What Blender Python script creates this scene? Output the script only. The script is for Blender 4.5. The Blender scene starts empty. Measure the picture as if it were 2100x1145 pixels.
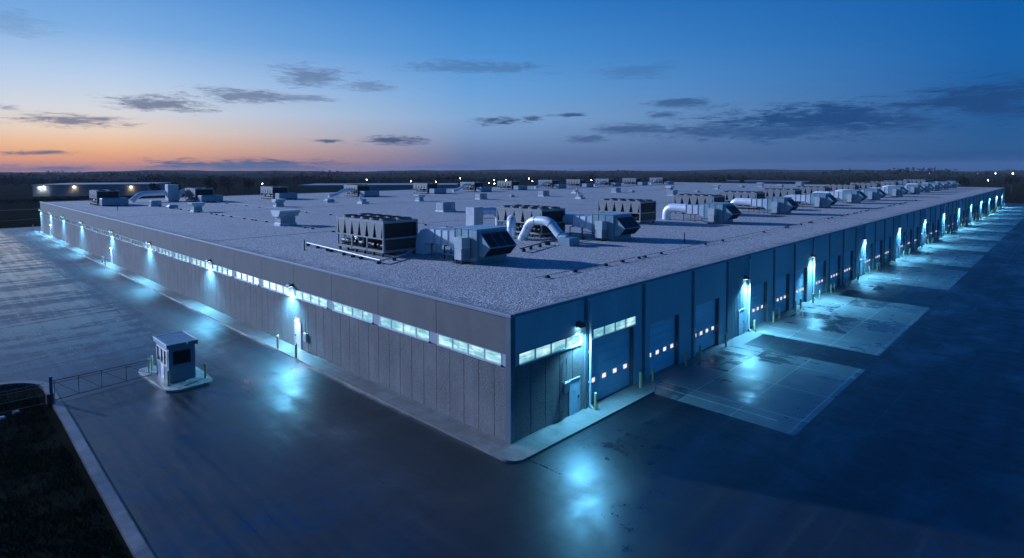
import bpy, math, random
from mathutils import Vector, Matrix
random.seed(7)
R = math.radians
scene = bpy.context.scene
COL = scene.collection

# ------------------------------------------------------------------ helpers
class MB:
    """collects shapes, then links them as ONE mesh object"""
    def __init__(self): self.v = []; self.f = []; self.m = []; self.smooth = []
    def add(self, vs, fs, mi=0, sm=False):
        b = len(self.v); self.v.extend([tuple(p) for p in vs])
        for f in fs:
            self.f.append([b + i for i in f]); self.m.append(mi); self.smooth.append(sm)
        return self
    def box(self, x0, x1, y0, y1, z0, z1, mi=0):
        vs = [(x0,y0,z0),(x1,y0,z0),(x1,y1,z0),(x0,y1,z0),(x0,y0,z1),(x1,y0,z1),(x1,y1,z1),(x0,y1,z1)]
        return self.add(vs, [(0,3,2,1),(4,5,6,7),(0,1,5,4),(1,2,6,5),(2,3,7,6),(3,0,4,7)], mi)
    def cham(self, x0, x1, y0, y1, z0, z1, c=.03, mi=0):
        """box whose top edges are chamfered"""
        vs = [(x0,y0,z0),(x1,y0,z0),(x1,y1,z0),(x0,y1,z0),(x0,y0,z1-c),(x1,y0,z1-c),(x1,y1,z1-c),(x0,y1,z1-c),
              (x0+c,y0+c,z1),(x1-c,y0+c,z1),(x1-c,y1-c,z1),(x0+c,y1-c,z1)]
        return self.add(vs, [(0,3,2,1),(8,9,10,11),(0,1,5,4),(1,2,6,5),(2,3,7,6),(3,0,4,7),(4,5,9,8),(5,6,10,9),(6,7,11,10),(7,4,8,11)], mi)
    def cyl(self, p0, p1, r0, r1=None, n=12, mi=0, caps=True, sm=True):
        r1 = r0 if r1 is None else r1
        p0 = Vector(p0); p1 = Vector(p1); d = (p1-p0).normalized()
        a = d.orthogonal().normalized(); b = d.cross(a)
        vs = []
        for p, r in ((p0,r0),(p1,r1)):
            for i in range(n):
                t = 2*math.pi*i/n; vs.append(p + a*(r*math.cos(t)) + b*(r*math.sin(t)))
        self.add(vs, [(i,(i+1)%n,n+(i+1)%n,n+i) for i in range(n)], mi, sm)
        if caps: self.add(vs, [tuple(range(n-1,-1,-1)), tuple(range(n,2*n))], mi)
        return self
    def sweep(self, pts, sec, side=Vector((1,0,0)), mi=0, sm=False, caps=True):
        """sweeps a 2-D section (along `side` and the path normal) through pts"""
        pts = [Vector(p) for p in pts]; n = len(sec); vs = []
        for i, p in enumerate(pts):
            d0 = (pts[i]-pts[i-1]).normalized() if i else None
            d1 = (pts[i+1]-pts[i]).normalized() if i < len(pts)-1 else None
            d = (d0 or d1) if (d0 is None or d1 is None) else (d0+d1).normalized()
            k = 1.0
            if d0 is not None and d1 is not None: k = 1/max(.5, d.dot(d1))
            nn = d.cross(side).normalized(); ss = nn.cross(d).normalized()
            for (u, w) in sec: vs.append(p + ss*u + nn*(w*k))
        fs = []
        for i in range(len(pts)-1):
            for j in range(n):
                fs.append((i*n+j, i*n+(j+1)%n, (i+1)*n+(j+1)%n, (i+1)*n+j))
        self.add(vs, fs, mi, sm)
        if caps: self.add(vs, [tuple(range(n-1,-1,-1)), tuple(range((len(pts)-1)*n, len(pts)*n))], mi)
        return self
    def tube(self, pts, r, n=12, mi=0, side=Vector((1,0,0))):
        return self.sweep(pts, [(r*math.cos(2*math.pi*i/n), r*math.sin(2*math.pi*i/n)) for i in range(n)], side, mi, True)
    def poly(self, outline, z0, z1, mi=0):
        n = len(outline)
        vs = [(x,y,z0) for x,y in outline] + [(x,y,z1) for x,y in outline]
        return self.add(vs, [tuple(range(n-1,-1,-1)), tuple(range(n,2*n))] + [(i,(i+1)%n,n+(i+1)%n,n+i) for i in range(n)], mi)
    def prism_x(self, prof, x0, x1, mi=0):
        """profile in (y,z), extruded along x"""
        n = len(prof)
        vs = [(x0,y,z) for y,z in prof] + [(x1,y,z) for y,z in prof]
        return self.add(vs, [tuple(range(n)), tuple(range(2*n-1,n-1,-1))] + [(n+i,n+(i+1)%n,(i+1)%n,i) for i in range(n)], mi)
    def build(self, name, mats, parent=None, loc=None):
        me = bpy.data.meshes.new(name); me.from_pydata(self.v, [], self.f)
        mats = mats if isinstance(mats, (list, tuple)) else [mats]
        for m in mats: me.materials.append(m)
        me.polygons.foreach_set('material_index', self.m)
        me.polygons.foreach_set('use_smooth', self.smooth)
        me.update()
        o = bpy.data.objects.new(name, me); COL.objects.link(o)
        if parent is not None: o.parent = parent
        if loc is not None: o.location = loc
        return o

def tag(o, label=None, cat=None, group=None, kind=None):
    if label: o['label'] = label
    if cat: o['category'] = cat
    if group: o['group'] = group
    if kind: o['kind'] = kind
    return o
def empty(name, loc=(0,0,0), rz=0):
    o = bpy.data.objects.new(name, None); COL.objects.link(o)
    o.location = loc; o.rotation_euler = (0,0,rz); o.empty_display_size = .3
    return o
def dup(o, parent=None):
    c = o.copy(); COL.objects.link(c); c.parent = parent
    for ch in o.children:
        if ch.type in ('MESH', 'EMPTY', 'LIGHT'): dup(ch, c)
    return c
ORD = ['first','second','third','fourth','fifth','sixth','seventh','eighth','ninth','tenth','eleventh','twelfth','thirteenth',
       'fourteenth','fifteenth','sixteenth','seventeenth','eighteenth','nineteenth','twentieth','twenty-first','twenty-second','twenty-third',
       'twenty-fourth','twenty-fifth','twenty-sixth','twenty-seventh','twenty-eighth','twenty-ninth','thirtieth','thirty-first','thirty-second',
       'thirty-third','thirty-fourth','thirty-fifth','thirty-sixth','thirty-seventh','thirty-eighth','thirty-ninth','fortieth']

# ------------------------------------------------------------------ materials
def s2l(c): return tuple(((x/255)/12.92 if x/255 <= .04045 else ((x/255+.055)/1.055)**2.4) for x in c) + (1,)
class NT:
    def __init__(self, tree): self.t = tree; self.n = tree.nodes; self.l = tree.links
    def new(self, typ, **kw):
        n = self.n.new(typ)
        for k, v in kw.items():
            if hasattr(n, k): setattr(n, k, v)
        return n
    def put(self, sock, v):
        if hasattr(v, 'is_output') or isinstance(v, bpy.types.NodeSocket): self.l.new(v, sock)
        else: sock.default_value = v
    def math(self, op, a, b=0.0, c=0.0, clamp=False):
        n = self.n.new('ShaderNodeMath'); n.operation = op; n.use_clamp = clamp
        self.put(n.inputs[0], a); self.put(n.inputs[1], b); self.put(n.inputs[2], c)
        return n.outputs[0]
    def mix(self, f, a, b, blend='MIX'):
        n = self.n.new('ShaderNodeMix'); n.data_type = 'RGBA'; n.blend_type = blend
        self.put(n.inputs[0], f); self.put(n.inputs[6], a); self.put(n.inputs[7], b)
        return n.outputs[2]
    def noise(self, vec, scale, detail=4, rough=.55, dist=0):
        n = self.n.new('ShaderNodeTexNoise'); n.inputs['Scale'].default_value = scale; n.inputs['Detail'].default_value = detail
        n.inputs['Roughness'].default_value = rough; n.inputs['Distortion'].default_value = dist
        self.l.new(vec, n.inputs['Vector']); return n.outputs[0]
    def mapv(self, vec, scale=(1,1,1), loc=(0,0,0), rot=(0,0,0)):
        n = self.n.new('ShaderNodeMapping'); n.inputs['Scale'].default_value = scale; n.inputs['Location'].default_value = loc
        n.inputs['Rotation'].default_value = rot
        self.l.new(vec, n.inputs['Vector']); return n.outputs[0]
    def rng(self, v, a, b, c=0.0, d=1.0, smooth=False):
        n = self.n.new('ShaderNodeMapRange'); n.interpolation_type = 'SMOOTHSTEP' if smooth else 'LINEAR'
        self.put(n.inputs[0], v)
        for i, x in enumerate((a,b,c,d)): self.put(n.inputs[1+i], x)
        return n.outputs[0]
    def ramp(self, f, stops, interp='LINEAR'):
        n = self.n.new('ShaderNodeValToRGB'); n.color_ramp.interpolation = interp
        el = n.color_ramp.elements
        while len(el) < len(stops): el.new(.5)
        for e, (p, c) in zip(el, stops): e.position = p; e.color = c
        self.l.new(f, n.inputs[0]); return n.outputs[0]
    def bump(self, h, strength=.3, dist=.02):
        n = self.n.new('ShaderNodeBump'); n.inputs['Strength'].default_value = strength; n.inputs['Distance'].default_value = dist
        self.l.new(h, n.inputs['Height']); return n.outputs[0]
    def pos(self): return self.n.new('ShaderNodeNewGeometry').outputs['Position']
    def obj(self): return self.n.new('ShaderNodeTexCoord').outputs['Object']
    def xyz(self, v):
        n = self.n.new('ShaderNodeSeparateXYZ'); self.l.new(v, n.inputs[0]); return n.outputs
def newmat(name):
    m = bpy.data.materials.new(name); m.use_nodes = True
    t = NT(m.node_tree); b = m.node_tree.nodes['Principled BSDF']
    return m, t, b
def simple(name, col, rough=.6, metal=0.0, var=.25, scale=1.5, spec=.5, bump=0.0, streak=False):
    """paint / metal / plastic with mottling and grime in object space"""
    m, t, b = newmat(name)
    o = t.pos()
    v = t.mapv(o, (1,1,.25)) if streak else o
    n = t.noise(v, scale, 5, .6); n2 = t.noise(o, scale*9, 3, .6)
    k = t.math('ADD', t.math('MULTIPLY', n, .7), t.math('MULTIPLY', n2, .3))
    dark = tuple(c*(1-var) for c in col[:3])+(1,); lite = tuple(min(1,c*(1+var)) for c in col[:3])+(1,)
    t.put(b.inputs['Base Color'], t.mix(t.rng(k, .3, .7), dark, lite))
    t.put(b.inputs['Roughness'], t.rng(k, .3, .7, max(.02,rough-.1), min(1,rough+.12)))
    b.inputs['Metallic'].default_value = metal; b.inputs['Specular IOR Level'].default_value = spec
    if bump: t.put(b.inputs['Normal'], t.bump(n2, bump, .02))
    return m
def emis(name, col, strength, base=(.1,.1,.1,1)):
    m, t, b = newmat(name)
    b.inputs['Base Color'].default_value = base; b.inputs['Roughness'].default_value = .3
    b.inputs['Emission Color'].default_value = col if len(col) == 4 else tuple(col)+(1,)
    b.inputs['Emission Strength'].default_value = strength
    return m

M = {}
# wet asphalt: dark, with films of water that make it glossy in patches
def asphalt():
    m, t, b = newmat('wet_asphalt')
    p = t.pos(); sx, sy, sz = t.xyz(p)
    big = t.noise(t.mapv(p, (.045,.11,1)), 1.0, 6, .62, .4)
    med = t.noise(t.mapv(p, (.22,.34,1), (13,4,0)), 1.0, 6, .62, .6)
    fine = t.noise(p, 9.0, 4, .6)
    agg = t.noise(p, 45.0, 2, .5)
    wet = t.rng(t.math('ADD', t.math('MULTIPLY', big, .62), t.math('MULTIPLY', med, .38)), .46, .66, 0, 1, True)
    film = t.math('MULTIPLY', t.rng(sx, -3.5, -8.5, 0, 1, True), t.rng(sy, 20, 42, 0, 1, True))
    wet = t.math('MULTIPLY', wet, t.math('SUBTRACT', 1.0, t.math('MULTIPLY', film, .7)))
    wet = t.math('MAXIMUM', wet, t.math('MULTIPLY', film, t.rng(t.noise(t.mapv(p, (.07,.30,1), (3,7,0)), 1.0, 6, .66, .9), .42, .56, 0, 1.25, True)))
    # paving lane joints, parallel with the walls
    j1 = t.math('PINGPONG', t.math('ADD', sx, t.math('MULTIPLY', t.noise(p, .25, 3), .7)), 2.9)
    j2 = t.math('PINGPONG', t.math('ADD', sy, t.math('MULTIPLY', t.noise(t.mapv(p,(1,1,1),(9,2,0)), .25, 3), .9)), 6.1)
    jj = t.math('MAXIMUM', t.rng(j1, .0, .09, 1, 0, True), t.rng(j2, .0, .09, 1, 0, True))
    jj = t.math('MULTIPLY', jj, t.rng(t.noise(p, .16, 3), .42, .6, 0, 1))
    crk = t.new('ShaderNodeTexVoronoi', feature='DISTANCE_TO_EDGE'); crk.inputs['Scale'].default_value = .13
    t.l.new(t.mapv(p, (1,1,1)), crk.inputs['Vector'])
    ck = t.math('MULTIPLY', t.rng(crk.outputs[0], 0, .010, 1, 0), t.rng(t.noise(p, .07, 2), .5, .62, 0, 1))
    c = t.mix(t.rng(med, .3, .7), (.006,.010,.015,1), (.013,.019,.027,1))
    c = t.mix(t.math('MULTIPLY', t.rng(agg, .45, .75), .3), c, (.030,.038,.048,1))
    c = t.mix(t.math('MULTIPLY', wet, .55), c, (.004,.007,.011,1))
    c = t.mix(t.math('MAXIMUM', t.math('MULTIPLY', jj, .5), t.math('MULTIPLY', ck, .95)), c, (.006,.007,.008,1))
    tl = t.noise(t.mapv(p, (1.5,.05,1), (2,5,0)), 1.0, 5, .6, .15); tr_ = t.noise(t.mapv(p, (.04,1.2,1), (7,1,0)), 1.0, 5, .6, .15)
    side = t.rng(t.math('SUBTRACT', sy, sx), -3, 3)
    trk = t.math('ADD', t.math('MULTIPLY', tl, side), t.math('MULTIPLY', tr_, t.math('SUBTRACT', 1.0, side)))
    c = t.mix(t.rng(trk, .55, .68, 0, .6), c, (.030,.037,.046,1))
    c = t.mix(t.rng(trk, .44, .34, 0, .6), c, (.003,.005,.008,1))
    t.put(b.inputs['Base Color'], c)
    r = t.math('ADD', t.math('SUBTRACT', t.rng(wet, 0, 1.2, .47, .24), t.math('MULTIPLY', film, .10)), t.math('MULTIPLY', t.math('SUBTRACT', fine, .5), .12))
    r = t.math('ADD', r, t.math('MULTIPLY', t.math('SUBTRACT', t.noise(t.mapv(p, (1.3,.55,1), (1,6,0)), 1.0, 6, .68, .5), .5), .42)); r = t.math('SUBTRACT', r, t.math('MULTIPLY', jj, .12)); r = t.math('MAXIMUM', r, .12); r = t.math('ADD', r, t.math('MULTIPLY', t.math('SUBTRACT', trk, .5), t.math('ADD', .28, t.math('MULTIPLY', side, .2))))
    t.put(b.inputs['Roughness'], r)
    t.put(b.inputs['Specular IOR Level'], t.rng(wet, 0, 1.0, .55, 1.0)); b.inputs['Specular Tint'].default_value = (.66,.86,1,1)  # tint puts a blue cast into the reflections; water itself has none
    h = t.math('ADD', t.math('MULTIPLY', agg, .35), t.math('MULTIPLY', t.noise(p, .6, 4), 1.2))
    h = t.math('ADD', h, t.math('MULTIPLY', fine, .5)); t.put(b.inputs['Normal'], t.bump(h, .14, .03))
    return m
M['asphalt'] = asphalt()
def concrete(name, col, joint=None, wetk=0.0, dirt=.45, rough=.75):
    m, t, b = newmat(name)
    p = t.pos(); sx, sy, sz = t.xyz(p)
    n = t.noise(p, .7, 6, .65); f = t.noise(p, 14, 4, .65); st = t.noise(t.mapv(p,(1,1,.12)), 1.3, 5, .6)
    k = t.math('ADD', t.math('MULTIPLY', n, .5), t.math('ADD', t.math('MULTIPLY', f, .25), t.math('MULTIPLY', st, .25)))
    c = t.mix(t.rng(k, .34, .66), tuple(x*(1-dirt) for x in col)+(1,), tuple(min(1,x*(1+dirt*.6)) for x in col)+(1,))
    if joint:
        for ax, step, off in joint:
            s = (sx, sy)[ax]
            d = t.math('PINGPONG', t.math('ADD', s, off), step/2)
            c = t.mix(t.rng(d, 0, .018, .85, 0), c, (.012,.012,.014,1))
    wet = t.rng(t.noise(t.mapv(p,(.12,.35,1)), 1, 6, .6, .5), .36, .66, 0, 1, True)
    if wetk: c = t.mix(t.math('MULTIPLY', wet, wetk*.6), c, tuple(x*.35 for x in col)+(1,))
    t.put(b.inputs['Base Color'], c)
    if wetk: t.put(b.inputs['Roughness'], t.math('ADD', t.rng(wet, 0, 1, .5, .5-.34*wetk), t.math('MULTIPLY', t.math('SUBTRACT', f, .5), .12)))
    else: b.inputs['Roughness'].default_value = rough
    t.put(b.inputs['Normal'], t.bump(t.math('ADD', f, t.math('MULTIPLY', n, .6)), .25, .015))
    return m
M['walk'] = concrete('sidewalk_concrete', (.21,.22,.22), [(0,1.55,.4),(1,1.55,.1)], .35)
M['apron'] = concrete('apron_concrete', (.27,.28,.285), [(0,4.66,.55),(1,4.7,0)], .62, .35)
def apron():
    m, t, b = newmat('apron_slabs')
    p = t.pos(); sx, sy, sz = t.xyz(p)
    fx = t.math('FLOOR', t.math('DIVIDE', t.math('ADD', sx, .55), 4.66)); fy = t.math('FLOOR', t.math('DIVIDE', sy, 3.2))
    cv = t.new('ShaderNodeCombineXYZ'); t.put(cv.inputs[0], fx); t.put(cv.inputs[1], fy)
    wn = t.new('ShaderNodeTexWhiteNoise', noise_dimensions='2D'); t.l.new(cv.outputs[0], wn.inputs['Vector'])
    n = t.noise(p, .6, 6, .65); f = t.noise(p, 12, 4, .65); w1 = t.noise(t.mapv(p, (.9,.16,1)), 1, 6, .6, .5); w2 = t.noise(t.mapv(p, (.35,.55,1), (4,9,0)), 1, 6, .65, .6)
    k = t.math('ADD', t.math('MULTIPLY', n, .6), t.math('MULTIPLY', f, .4))
    c = t.mix(t.rng(k, .34, .66), (.15,.16,.165,1), (.30,.31,.31,1))
    c = t.mix(t.math('MULTIPLY', wn.outputs['Value'], .45), c, (.10,.115,.125,1))
    wet = t.rng(t.math('ADD', t.math('MULTIPLY', w1, .45), t.math('ADD', t.math('MULTIPLY', w2, .55), t.math('MULTIPLY', t.math('SUBTRACT', wn.outputs['Value'], .5), .16))), .43, .64, 0, 1, True)
    c = t.mix(t.math('MULTIPLY', wet, .62), c, (.055,.068,.078,1))
    d1 = t.math('PINGPONG', t.math('ADD', sx, .55), 2.33); d2 = t.math('PINGPONG', sy, 1.6)
    j = t.math('MAXIMUM', t.rng(d1, .02, .055, 1, 0), t.rng(d2, .015, .045, .8, 0))
    c = t.mix(t.math('MULTIPLY', j, .85), c, (.60,.62,.62,1))
    t.put(b.inputs['Base Color'], c)
    t.put(b.inputs['Roughness'], t.math('ADD', t.rng(wet, 0, 1, .46, .15), t.math('MULTIPLY', t.math('SUBTRACT', f, .5), .12)))
    b.inputs['Specular IOR Level'].default_value = .7
    t.put(b.inputs['Normal'], t.bump(t.math('ADD', f, t.math('MULTIPLY', n, .8)), .22, .02))
    return m
M['apron'] = apron()
M['island'] = concrete('island_concrete', (.30,.31,.30), None, .3)
M['kerb'] = concrete('kerb_stone', (.15,.16,.18), [(1,1.05,0)], .5, .6)
M['fascia'] = concrete('aggregate_concrete_fascia', (.142,.137,.142), None, 0, .22)
# exposed-aggregate wall panels with rain streaks
def panel():
    m, t, b = newmat('aggregate_panels')
    p = t.pos()
    st = t.noise(t.mapv(p,(1.6,1.6,.10)), 1.0, 6, .65); sp = t.noise(p, 11, 3, .7); n = t.noise(p, .5, 4); wv = t.noise(p, 3.2, 4, .6)
    vv = t.new('ShaderNodeTexVoronoi'); vv.inputs['Scale'].default_value = 16; t.l.new(p, vv.inputs['Vector'])
    c = t.mix(t.rng(t.math('ADD', t.math('MULTIPLY', n, .45), t.math('ADD', t.math('MULTIPLY', st, .3), t.math('MULTIPLY', wv, .25))), .36, .66), (.098,.096,.101,1), (.215,.210,.217,1))
    c = t.mix(t.rng(sp, .45, .60, 0, .6), c, (.25,.23,.228,1))
    c = t.mix(t.rng(vv.outputs['Distance'], .0, .35, .42, 0), c, (.05,.047,.047,1))
    t.put(b.inputs['Base Color'], c); b.inputs['Roughness'].default_value = .85
    t.put(b.inputs['Normal'], t.bump(t.math('ADD', t.math('MULTIPLY', vv.outputs['Distance'], .8), sp), .6, .03))
    return m
M['panel'] = panel()
# loose gravel ballast
def gravel():
    m, t, b = newmat('roof_gravel')
    p = t.pos()
    v = t.new('ShaderNodeTexVoronoi'); v.inputs['Scale'].default_value = 12; t.l.new(p, v.inputs['Vector'])
    v2 = t.new('ShaderNodeTexVoronoi'); v2.inputs['Scale'].default_value = 3.1; t.l.new(p, v2.inputs['Vector'])
    big = t.noise(p, .09, 5, .6, .3); med = t.noise(p, .7, 5, .6); sp = t.noise(p, 9, 3, .65)
    hs = t.xyz(v.outputs['Color'])[0]
    c = t.mix(t.rng(t.math('ADD', t.math('MULTIPLY', hs, .6), t.math('MULTIPLY', sp, .4)), .18, .75), (.30,.30,.305,1), (.99,.98,.96,1))
    c = t.mix(t.rng(v.outputs['Distance'], .35, .62, 0, .75), c, (.05,.05,.055,1))
    c = t.mix(t.rng(med, .56, .75, 0, .30), c, (.2,.2,.21,1))
    c = t.mix(t.rng(big, .52, .72, 0, .35), c, (.26,.26,.28,1))
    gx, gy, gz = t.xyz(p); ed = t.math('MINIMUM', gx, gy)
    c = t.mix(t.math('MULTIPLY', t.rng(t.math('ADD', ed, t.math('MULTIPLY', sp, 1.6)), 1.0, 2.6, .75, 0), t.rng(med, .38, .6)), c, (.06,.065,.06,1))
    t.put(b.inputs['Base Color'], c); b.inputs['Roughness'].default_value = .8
    t.put(b.inputs['Normal'], t.bump(t.math('ADD', t.math('SUBTRACT', 1.0, v.outputs['Distance']), t.math('MULTIPLY', t.math('SUBTRACT', 1.0, v2.outputs['Distance']), .5)), .55, .05))
    return m
M['gravel'] = gravel()
M['coping'] = simple('coping_metal', (.25,.29,.34), .6, .1, .12, .8, .3)
M['seam'] = simple('roof_seam', (.06,.065,.075), .8)
M['siding'] = simple('painted_siding', (.38,.54,.60), .45, .15, .14, .35, streak=True)
M['rib'] = simple('ribbed_siding', (.32,.44,.50), .42, .2, .12, .4, streak=True)
M['pilaster'] = simple('pilaster_metal', (.13,.18,.22), .45, .2, .15, .6)
M['door'] = simple('painted_dock_door', (.48,.74,.86), .42, .1, .10, .6)
M['jamb'] = simple('door_jamb', (.10,.13,.16), .5, .2)
M['frame'] = simple('window_frame_metal', (.55,.60,.66), .4, .3, .1)
M['pier'] = simple('window_pier', (.40,.43,.50), .55, .1, .12)
M['downpipe'] = simple('downpipe', (.62,.66,.68), .4, .2, .1)
M['hardware'] = simple('dark_hardware', (.05,.055,.06), .45, .4)
M['whitedoor'] = simple('white_steel_door', (.72,.74,.75), .4, 0, .06)
M['housing'] = simple('lamp_housing', (.07,.075,.085), .45, .5)
M['lens'] = emis('lamp_lens', (.55,.92,1.0), 9)
M['whitelens'] = emis('entrance_lens', (1.0,.96,.92), 30)
M['yellow'] = simple('bollard_yellow', (.52,.47,.24), .5, 0, .25, 3)
M['pale'] = simple('bollard_pale', (.62,.58,.42), .5, 0, .2, 3)
M['galv'] = simple('galvanised_steel', (.50,.54,.58), .36, .75, .16, .9)
M['duct'] = simple('bright_duct', (.80,.85,.90), .32, .25, .08, 1.1)
M['ahu'] = simple('grey_painted_panel', (.25,.38,.43), .42, .35, .14, .7)
M['cab'] = simple('light_cabinet', (.50,.54,.57), .45, .3, .12, .9)
M['chframe'] = simple('chiller_frame', (.30,.31,.32), .5, .4, .16, .8)
M['chcoil'] = simple('chiller_coil_dark', (.016,.017,.019), .6, .3)
M['chdark'] = simple('chiller_machinery', (.05,.055,.06), .45, .5, .5, 4)
M['copper'] = simple('pipe_metal', (.42,.42,.42), .35, .8, .3, 3)
def fins():
    m, t, b = newmat('coil_fins')
    o = t.obj(); x, y, z = t.xyz(o)
    w = t.math('PINGPONG', y, .045)
    n = t.noise(o, 1.2, 4)
    c = t.mix(t.rng(w, .004, .03), (.11,.11,.115,1), t.mix(n, (.26,.265,.27,1), (.40,.40,.405,1)))
    t.put(b.inputs['Base Color'], c); b.inputs['Roughness'].default_value = .55; b.inputs['Metallic'].default_value = .25
    t.put(b.inputs['Normal'], t.bump(w, .6, .04))
    return m
M['fins'] = fins()
M['filter'] = simple('filter_mesh', (.012,.013,.016), .6, .2)
M['fanring'] = simple('fan_shroud', (.15,.17,.185), .75, 0)
M['bluebox'] = simple('blue_grey_cabinet', (.24,.34,.42), .45, .2, .12)
M['ventwhite'] = simple('pale_vent_metal', (.62,.64,.66), .42, .35, .14)
M['ventgrey'] = simple('grey_vent_metal', (.34,.37,.41), .42, .5, .14)
M['rubber'] = simple('rubber_block', (.03,.032,.035), .75)
M['pipe'] = simple('conduit_pipe', (.46,.50,.56), .45, .3, .12)
M['booth'] = simple('booth_panel', (.12,.20,.28), .5, .1, .08, 1.2)
M['boothroof'] = simple('booth_roof_metal', (.40,.45,.52), .4, .4, .1)
M['boothtrim'] = simple('booth_trim', (.55,.58,.64), .4, .3, .08)
M['gate'] = simple('gate_steel', (.10,.14,.19), .42, .6, .2, 2)
M['wire'] = simple('fence_rail', (.28,.32,.38), .4, .7, .2, 2)
M['paint'] = simple('line_paint', (.62,.63,.62), .55, 0, .35, 2.5)
M['stone'] = simple('pale_stone', (.42,.44,.48), .7, 0, .25, 5, bump=.4)
M['bark'] = simple('bark', (.045,.038,.032), .9)
def glassdark():
    m, t, b = newmat('dark_window_glass')
    b.inputs['Base Color'].default_value = (.008,.010,.014,1); b.inputs['Roughness'].default_value = .06
    b.inputs['Specular IOR Level'].default_value = .6
    t.put(b.inputs['Roughness'], t.rng(t.noise(t.pos(), 2, 3), .3, .7, .03, .12))
    return m
M['glass'] = glassdark()
# lit window panes: the bright interior seen through the glass
def pane(name, strength):
    m, t, b = newmat(name)
    p = t.pos(); x, y, z = t.xyz(p)
    n1 = t.noise(t.mapv(p,(.55,.55,1.6)), 1.0, 4, .6, .8); n2 = t.noise(t.mapv(p,(.9,.9,5)), 1.0, 2, .5, .4)
    blk = t.new('ShaderNodeTexVoronoi', distance='CHEBYCHEV'); blk.inputs['Scale'].default_value = 1.15
    t.l.new(t.mapv(p,(1,1,1.7)), blk.inputs['Vector'])
    k = t.math('ADD', t.math('MULTIPLY', n1, .55), t.math('MULTIPLY', n2, .45))
    c = t.mix(t.rng(k, .40, .58), s2l((104,178,196)), s2l((200,242,246)))
    c = t.mix(t.rng(t.xyz(blk.outputs['Color'])[0], .45, .75, 0, .5), c, s2l((84,160,182)))
    t.put(b.inputs['Emission Color'], c); b.inputs['Emission Strength'].default_value = strength
    b.inputs['Base Color'].default_value = (.02,.03,.03,1); b.inputs['Roughness'].default_value = .08
    return m
M['pane_bright'] = pane('lit_pane_bright', .80); M['pane_mid'] = pane('lit_pane_mid', .5); M['pane_dim'] = pane('lit_pane_dim', .16)
def slot():
    m, t, b = newmat('lit_door_light')
    p = t.pos(); k = t.noise(t.mapv(p,(2.5,1,6)), 1, 3, .6)
    t.put(b.inputs['Emission Color'], t.mix(t.rng(k, .38, .62), s2l((205,190,190)), s2l((232,232,235))))
    b.inputs['Emission Strength'].default_value = .95; b.inputs['Base Color'].default_value = (.1,.1,.1,1); b.inputs['Roughness'].default_value = .1
    return m
M['slot'] = slot()
def leaf(name, a, c2):
    m, t, b = newmat(name)
    n = t.noise(t.pos(), .35, 4)
    t.put(b.inputs['Base Color'], t.mix(t.rng(n, .3, .7), a, c2)); b.inputs['Roughness'].default_value = .8
    b.inputs['Specular IOR Level'].default_value = 0
    return m
M['leaf'] = leaf('tree_foliage', (.008,.014,.012,1), (.018,.027,.021,1))
M['grass'] = leaf('grass_blades', (.020,.030,.014,1), (.050,.062,.030,1))
def field():
    m, t, b = newmat('field_ground')
    p = t.pos()
    n = t.noise(p, .35, 7, .65, .3); big = t.noise(t.mapv(p,(.012,.03,1)), 1, 4, .6)
    c = t.mix(t.rng(n, .35, .68), (.006,.008,.006,1), (.018,.021,.016,1))
    c = t.mix(t.rng(big, .45, .6), c, (.016,.021,.014,1))
    t.put(b.inputs['Base Color'], c); b.inputs['Roughness'].default_value = 1; b.inputs['Specular IOR Level'].default_value = 0
    t.put(b.inputs['Normal'], t.bump(n, .6, .12))
    return m
M['field'] = field()
M['path'] = concrete('pale_path', (.07,.068,.065), None, 0, .3, .95)
M['farwall'] = simple('far_wall_panel', (.20,.22,.24), .6, 0, .12, .1)
M['brick'] = simple('far_brick', (.34,.17,.10), .8, 0, .15, .3)
M['farroof'] = simple('far_roof_metal', (.26,.28,.31), .5, .2, .1, .1)
M['warmlamp'] = emis('warm_lamp_head', (1,.62,.30), 60)
M['coldlamp'] = emis('cool_lamp_head', (.95,.97,1), 60)
M['greenlamp'] = emis('greenish_lamp_head', (.80,1,.55), 50)

M['path'].node_tree.nodes['Principled BSDF'].inputs['Specular IOR Level'].default_value = 0
# ------------------------------------------------------------------ sky, sun, camera
SUN_AZ = R(112)         # direction towards the afterglow, in plan
SUN_EL = R(18)
w = bpy.data.worlds.new('World'); scene.world = w; w.use_nodes = True
t = NT(w.node_tree); bg = w.node_tree.nodes['Background']
tc = t.new('ShaderNodeTexCoord').outputs['Generated']
x, y, z = t.xyz(tc)
el = t.math('MULTIPLY', t.math('ARCSINE', z), 180/math.pi)
CAMYAW = 0.770692
# azimuth relative to the camera axis, positive to the right (degrees)
cx = t.math('ADD', t.math('MULTIPLY', x, math.cos(CAMYAW)), t.math('MULTIPLY', y, math.sin(CAMYAW)))
rx = t.math('SUBTRACT', t.math('MULTIPLY', x, math.sin(CAMYAW)), t.math('MULTIPLY', y, math.cos(CAMYAW)))
az = t.math('MULTIPLY', t.math('ARCTAN2', rx, cx), 180/math.pi)
daz = t.math('ABSOLUTE', t.math('ADD', az, 37.0))
daz = t.math('MINIMUM', daz, t.math('SUBTRACT', 360.0, daz))
f = t.math('DIVIDE', el, 60.0, clamp=True)
def stops(l): return [(e/60.0, s2l(c)) for e, c in l]
left = t.ramp(f, stops([(0,(172,122,122)),(.7,(224,154,120)),(1.8,(240,186,144)),(3.0,(236,210,188)),(4.8,(214,218,226)),(7.5,(182,206,236)),(11,(128,176,228)),(16.3,(80,144,214)),(28,(26,120,228)),(45,(10,64,150)),(60,(4,46,116))]))
mid = t.ramp(f, stops([(0,(82,100,144)),(1.2,(98,118,162)),(2.8,(116,146,190)),(4.8,(128,168,212)),(7.5,(106,162,218)),(11,(78,146,212)),(16.3,(46,122,198)),(28,(14,116,228)),(45,(8,62,150)),(60,(4,46,116))]))
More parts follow.
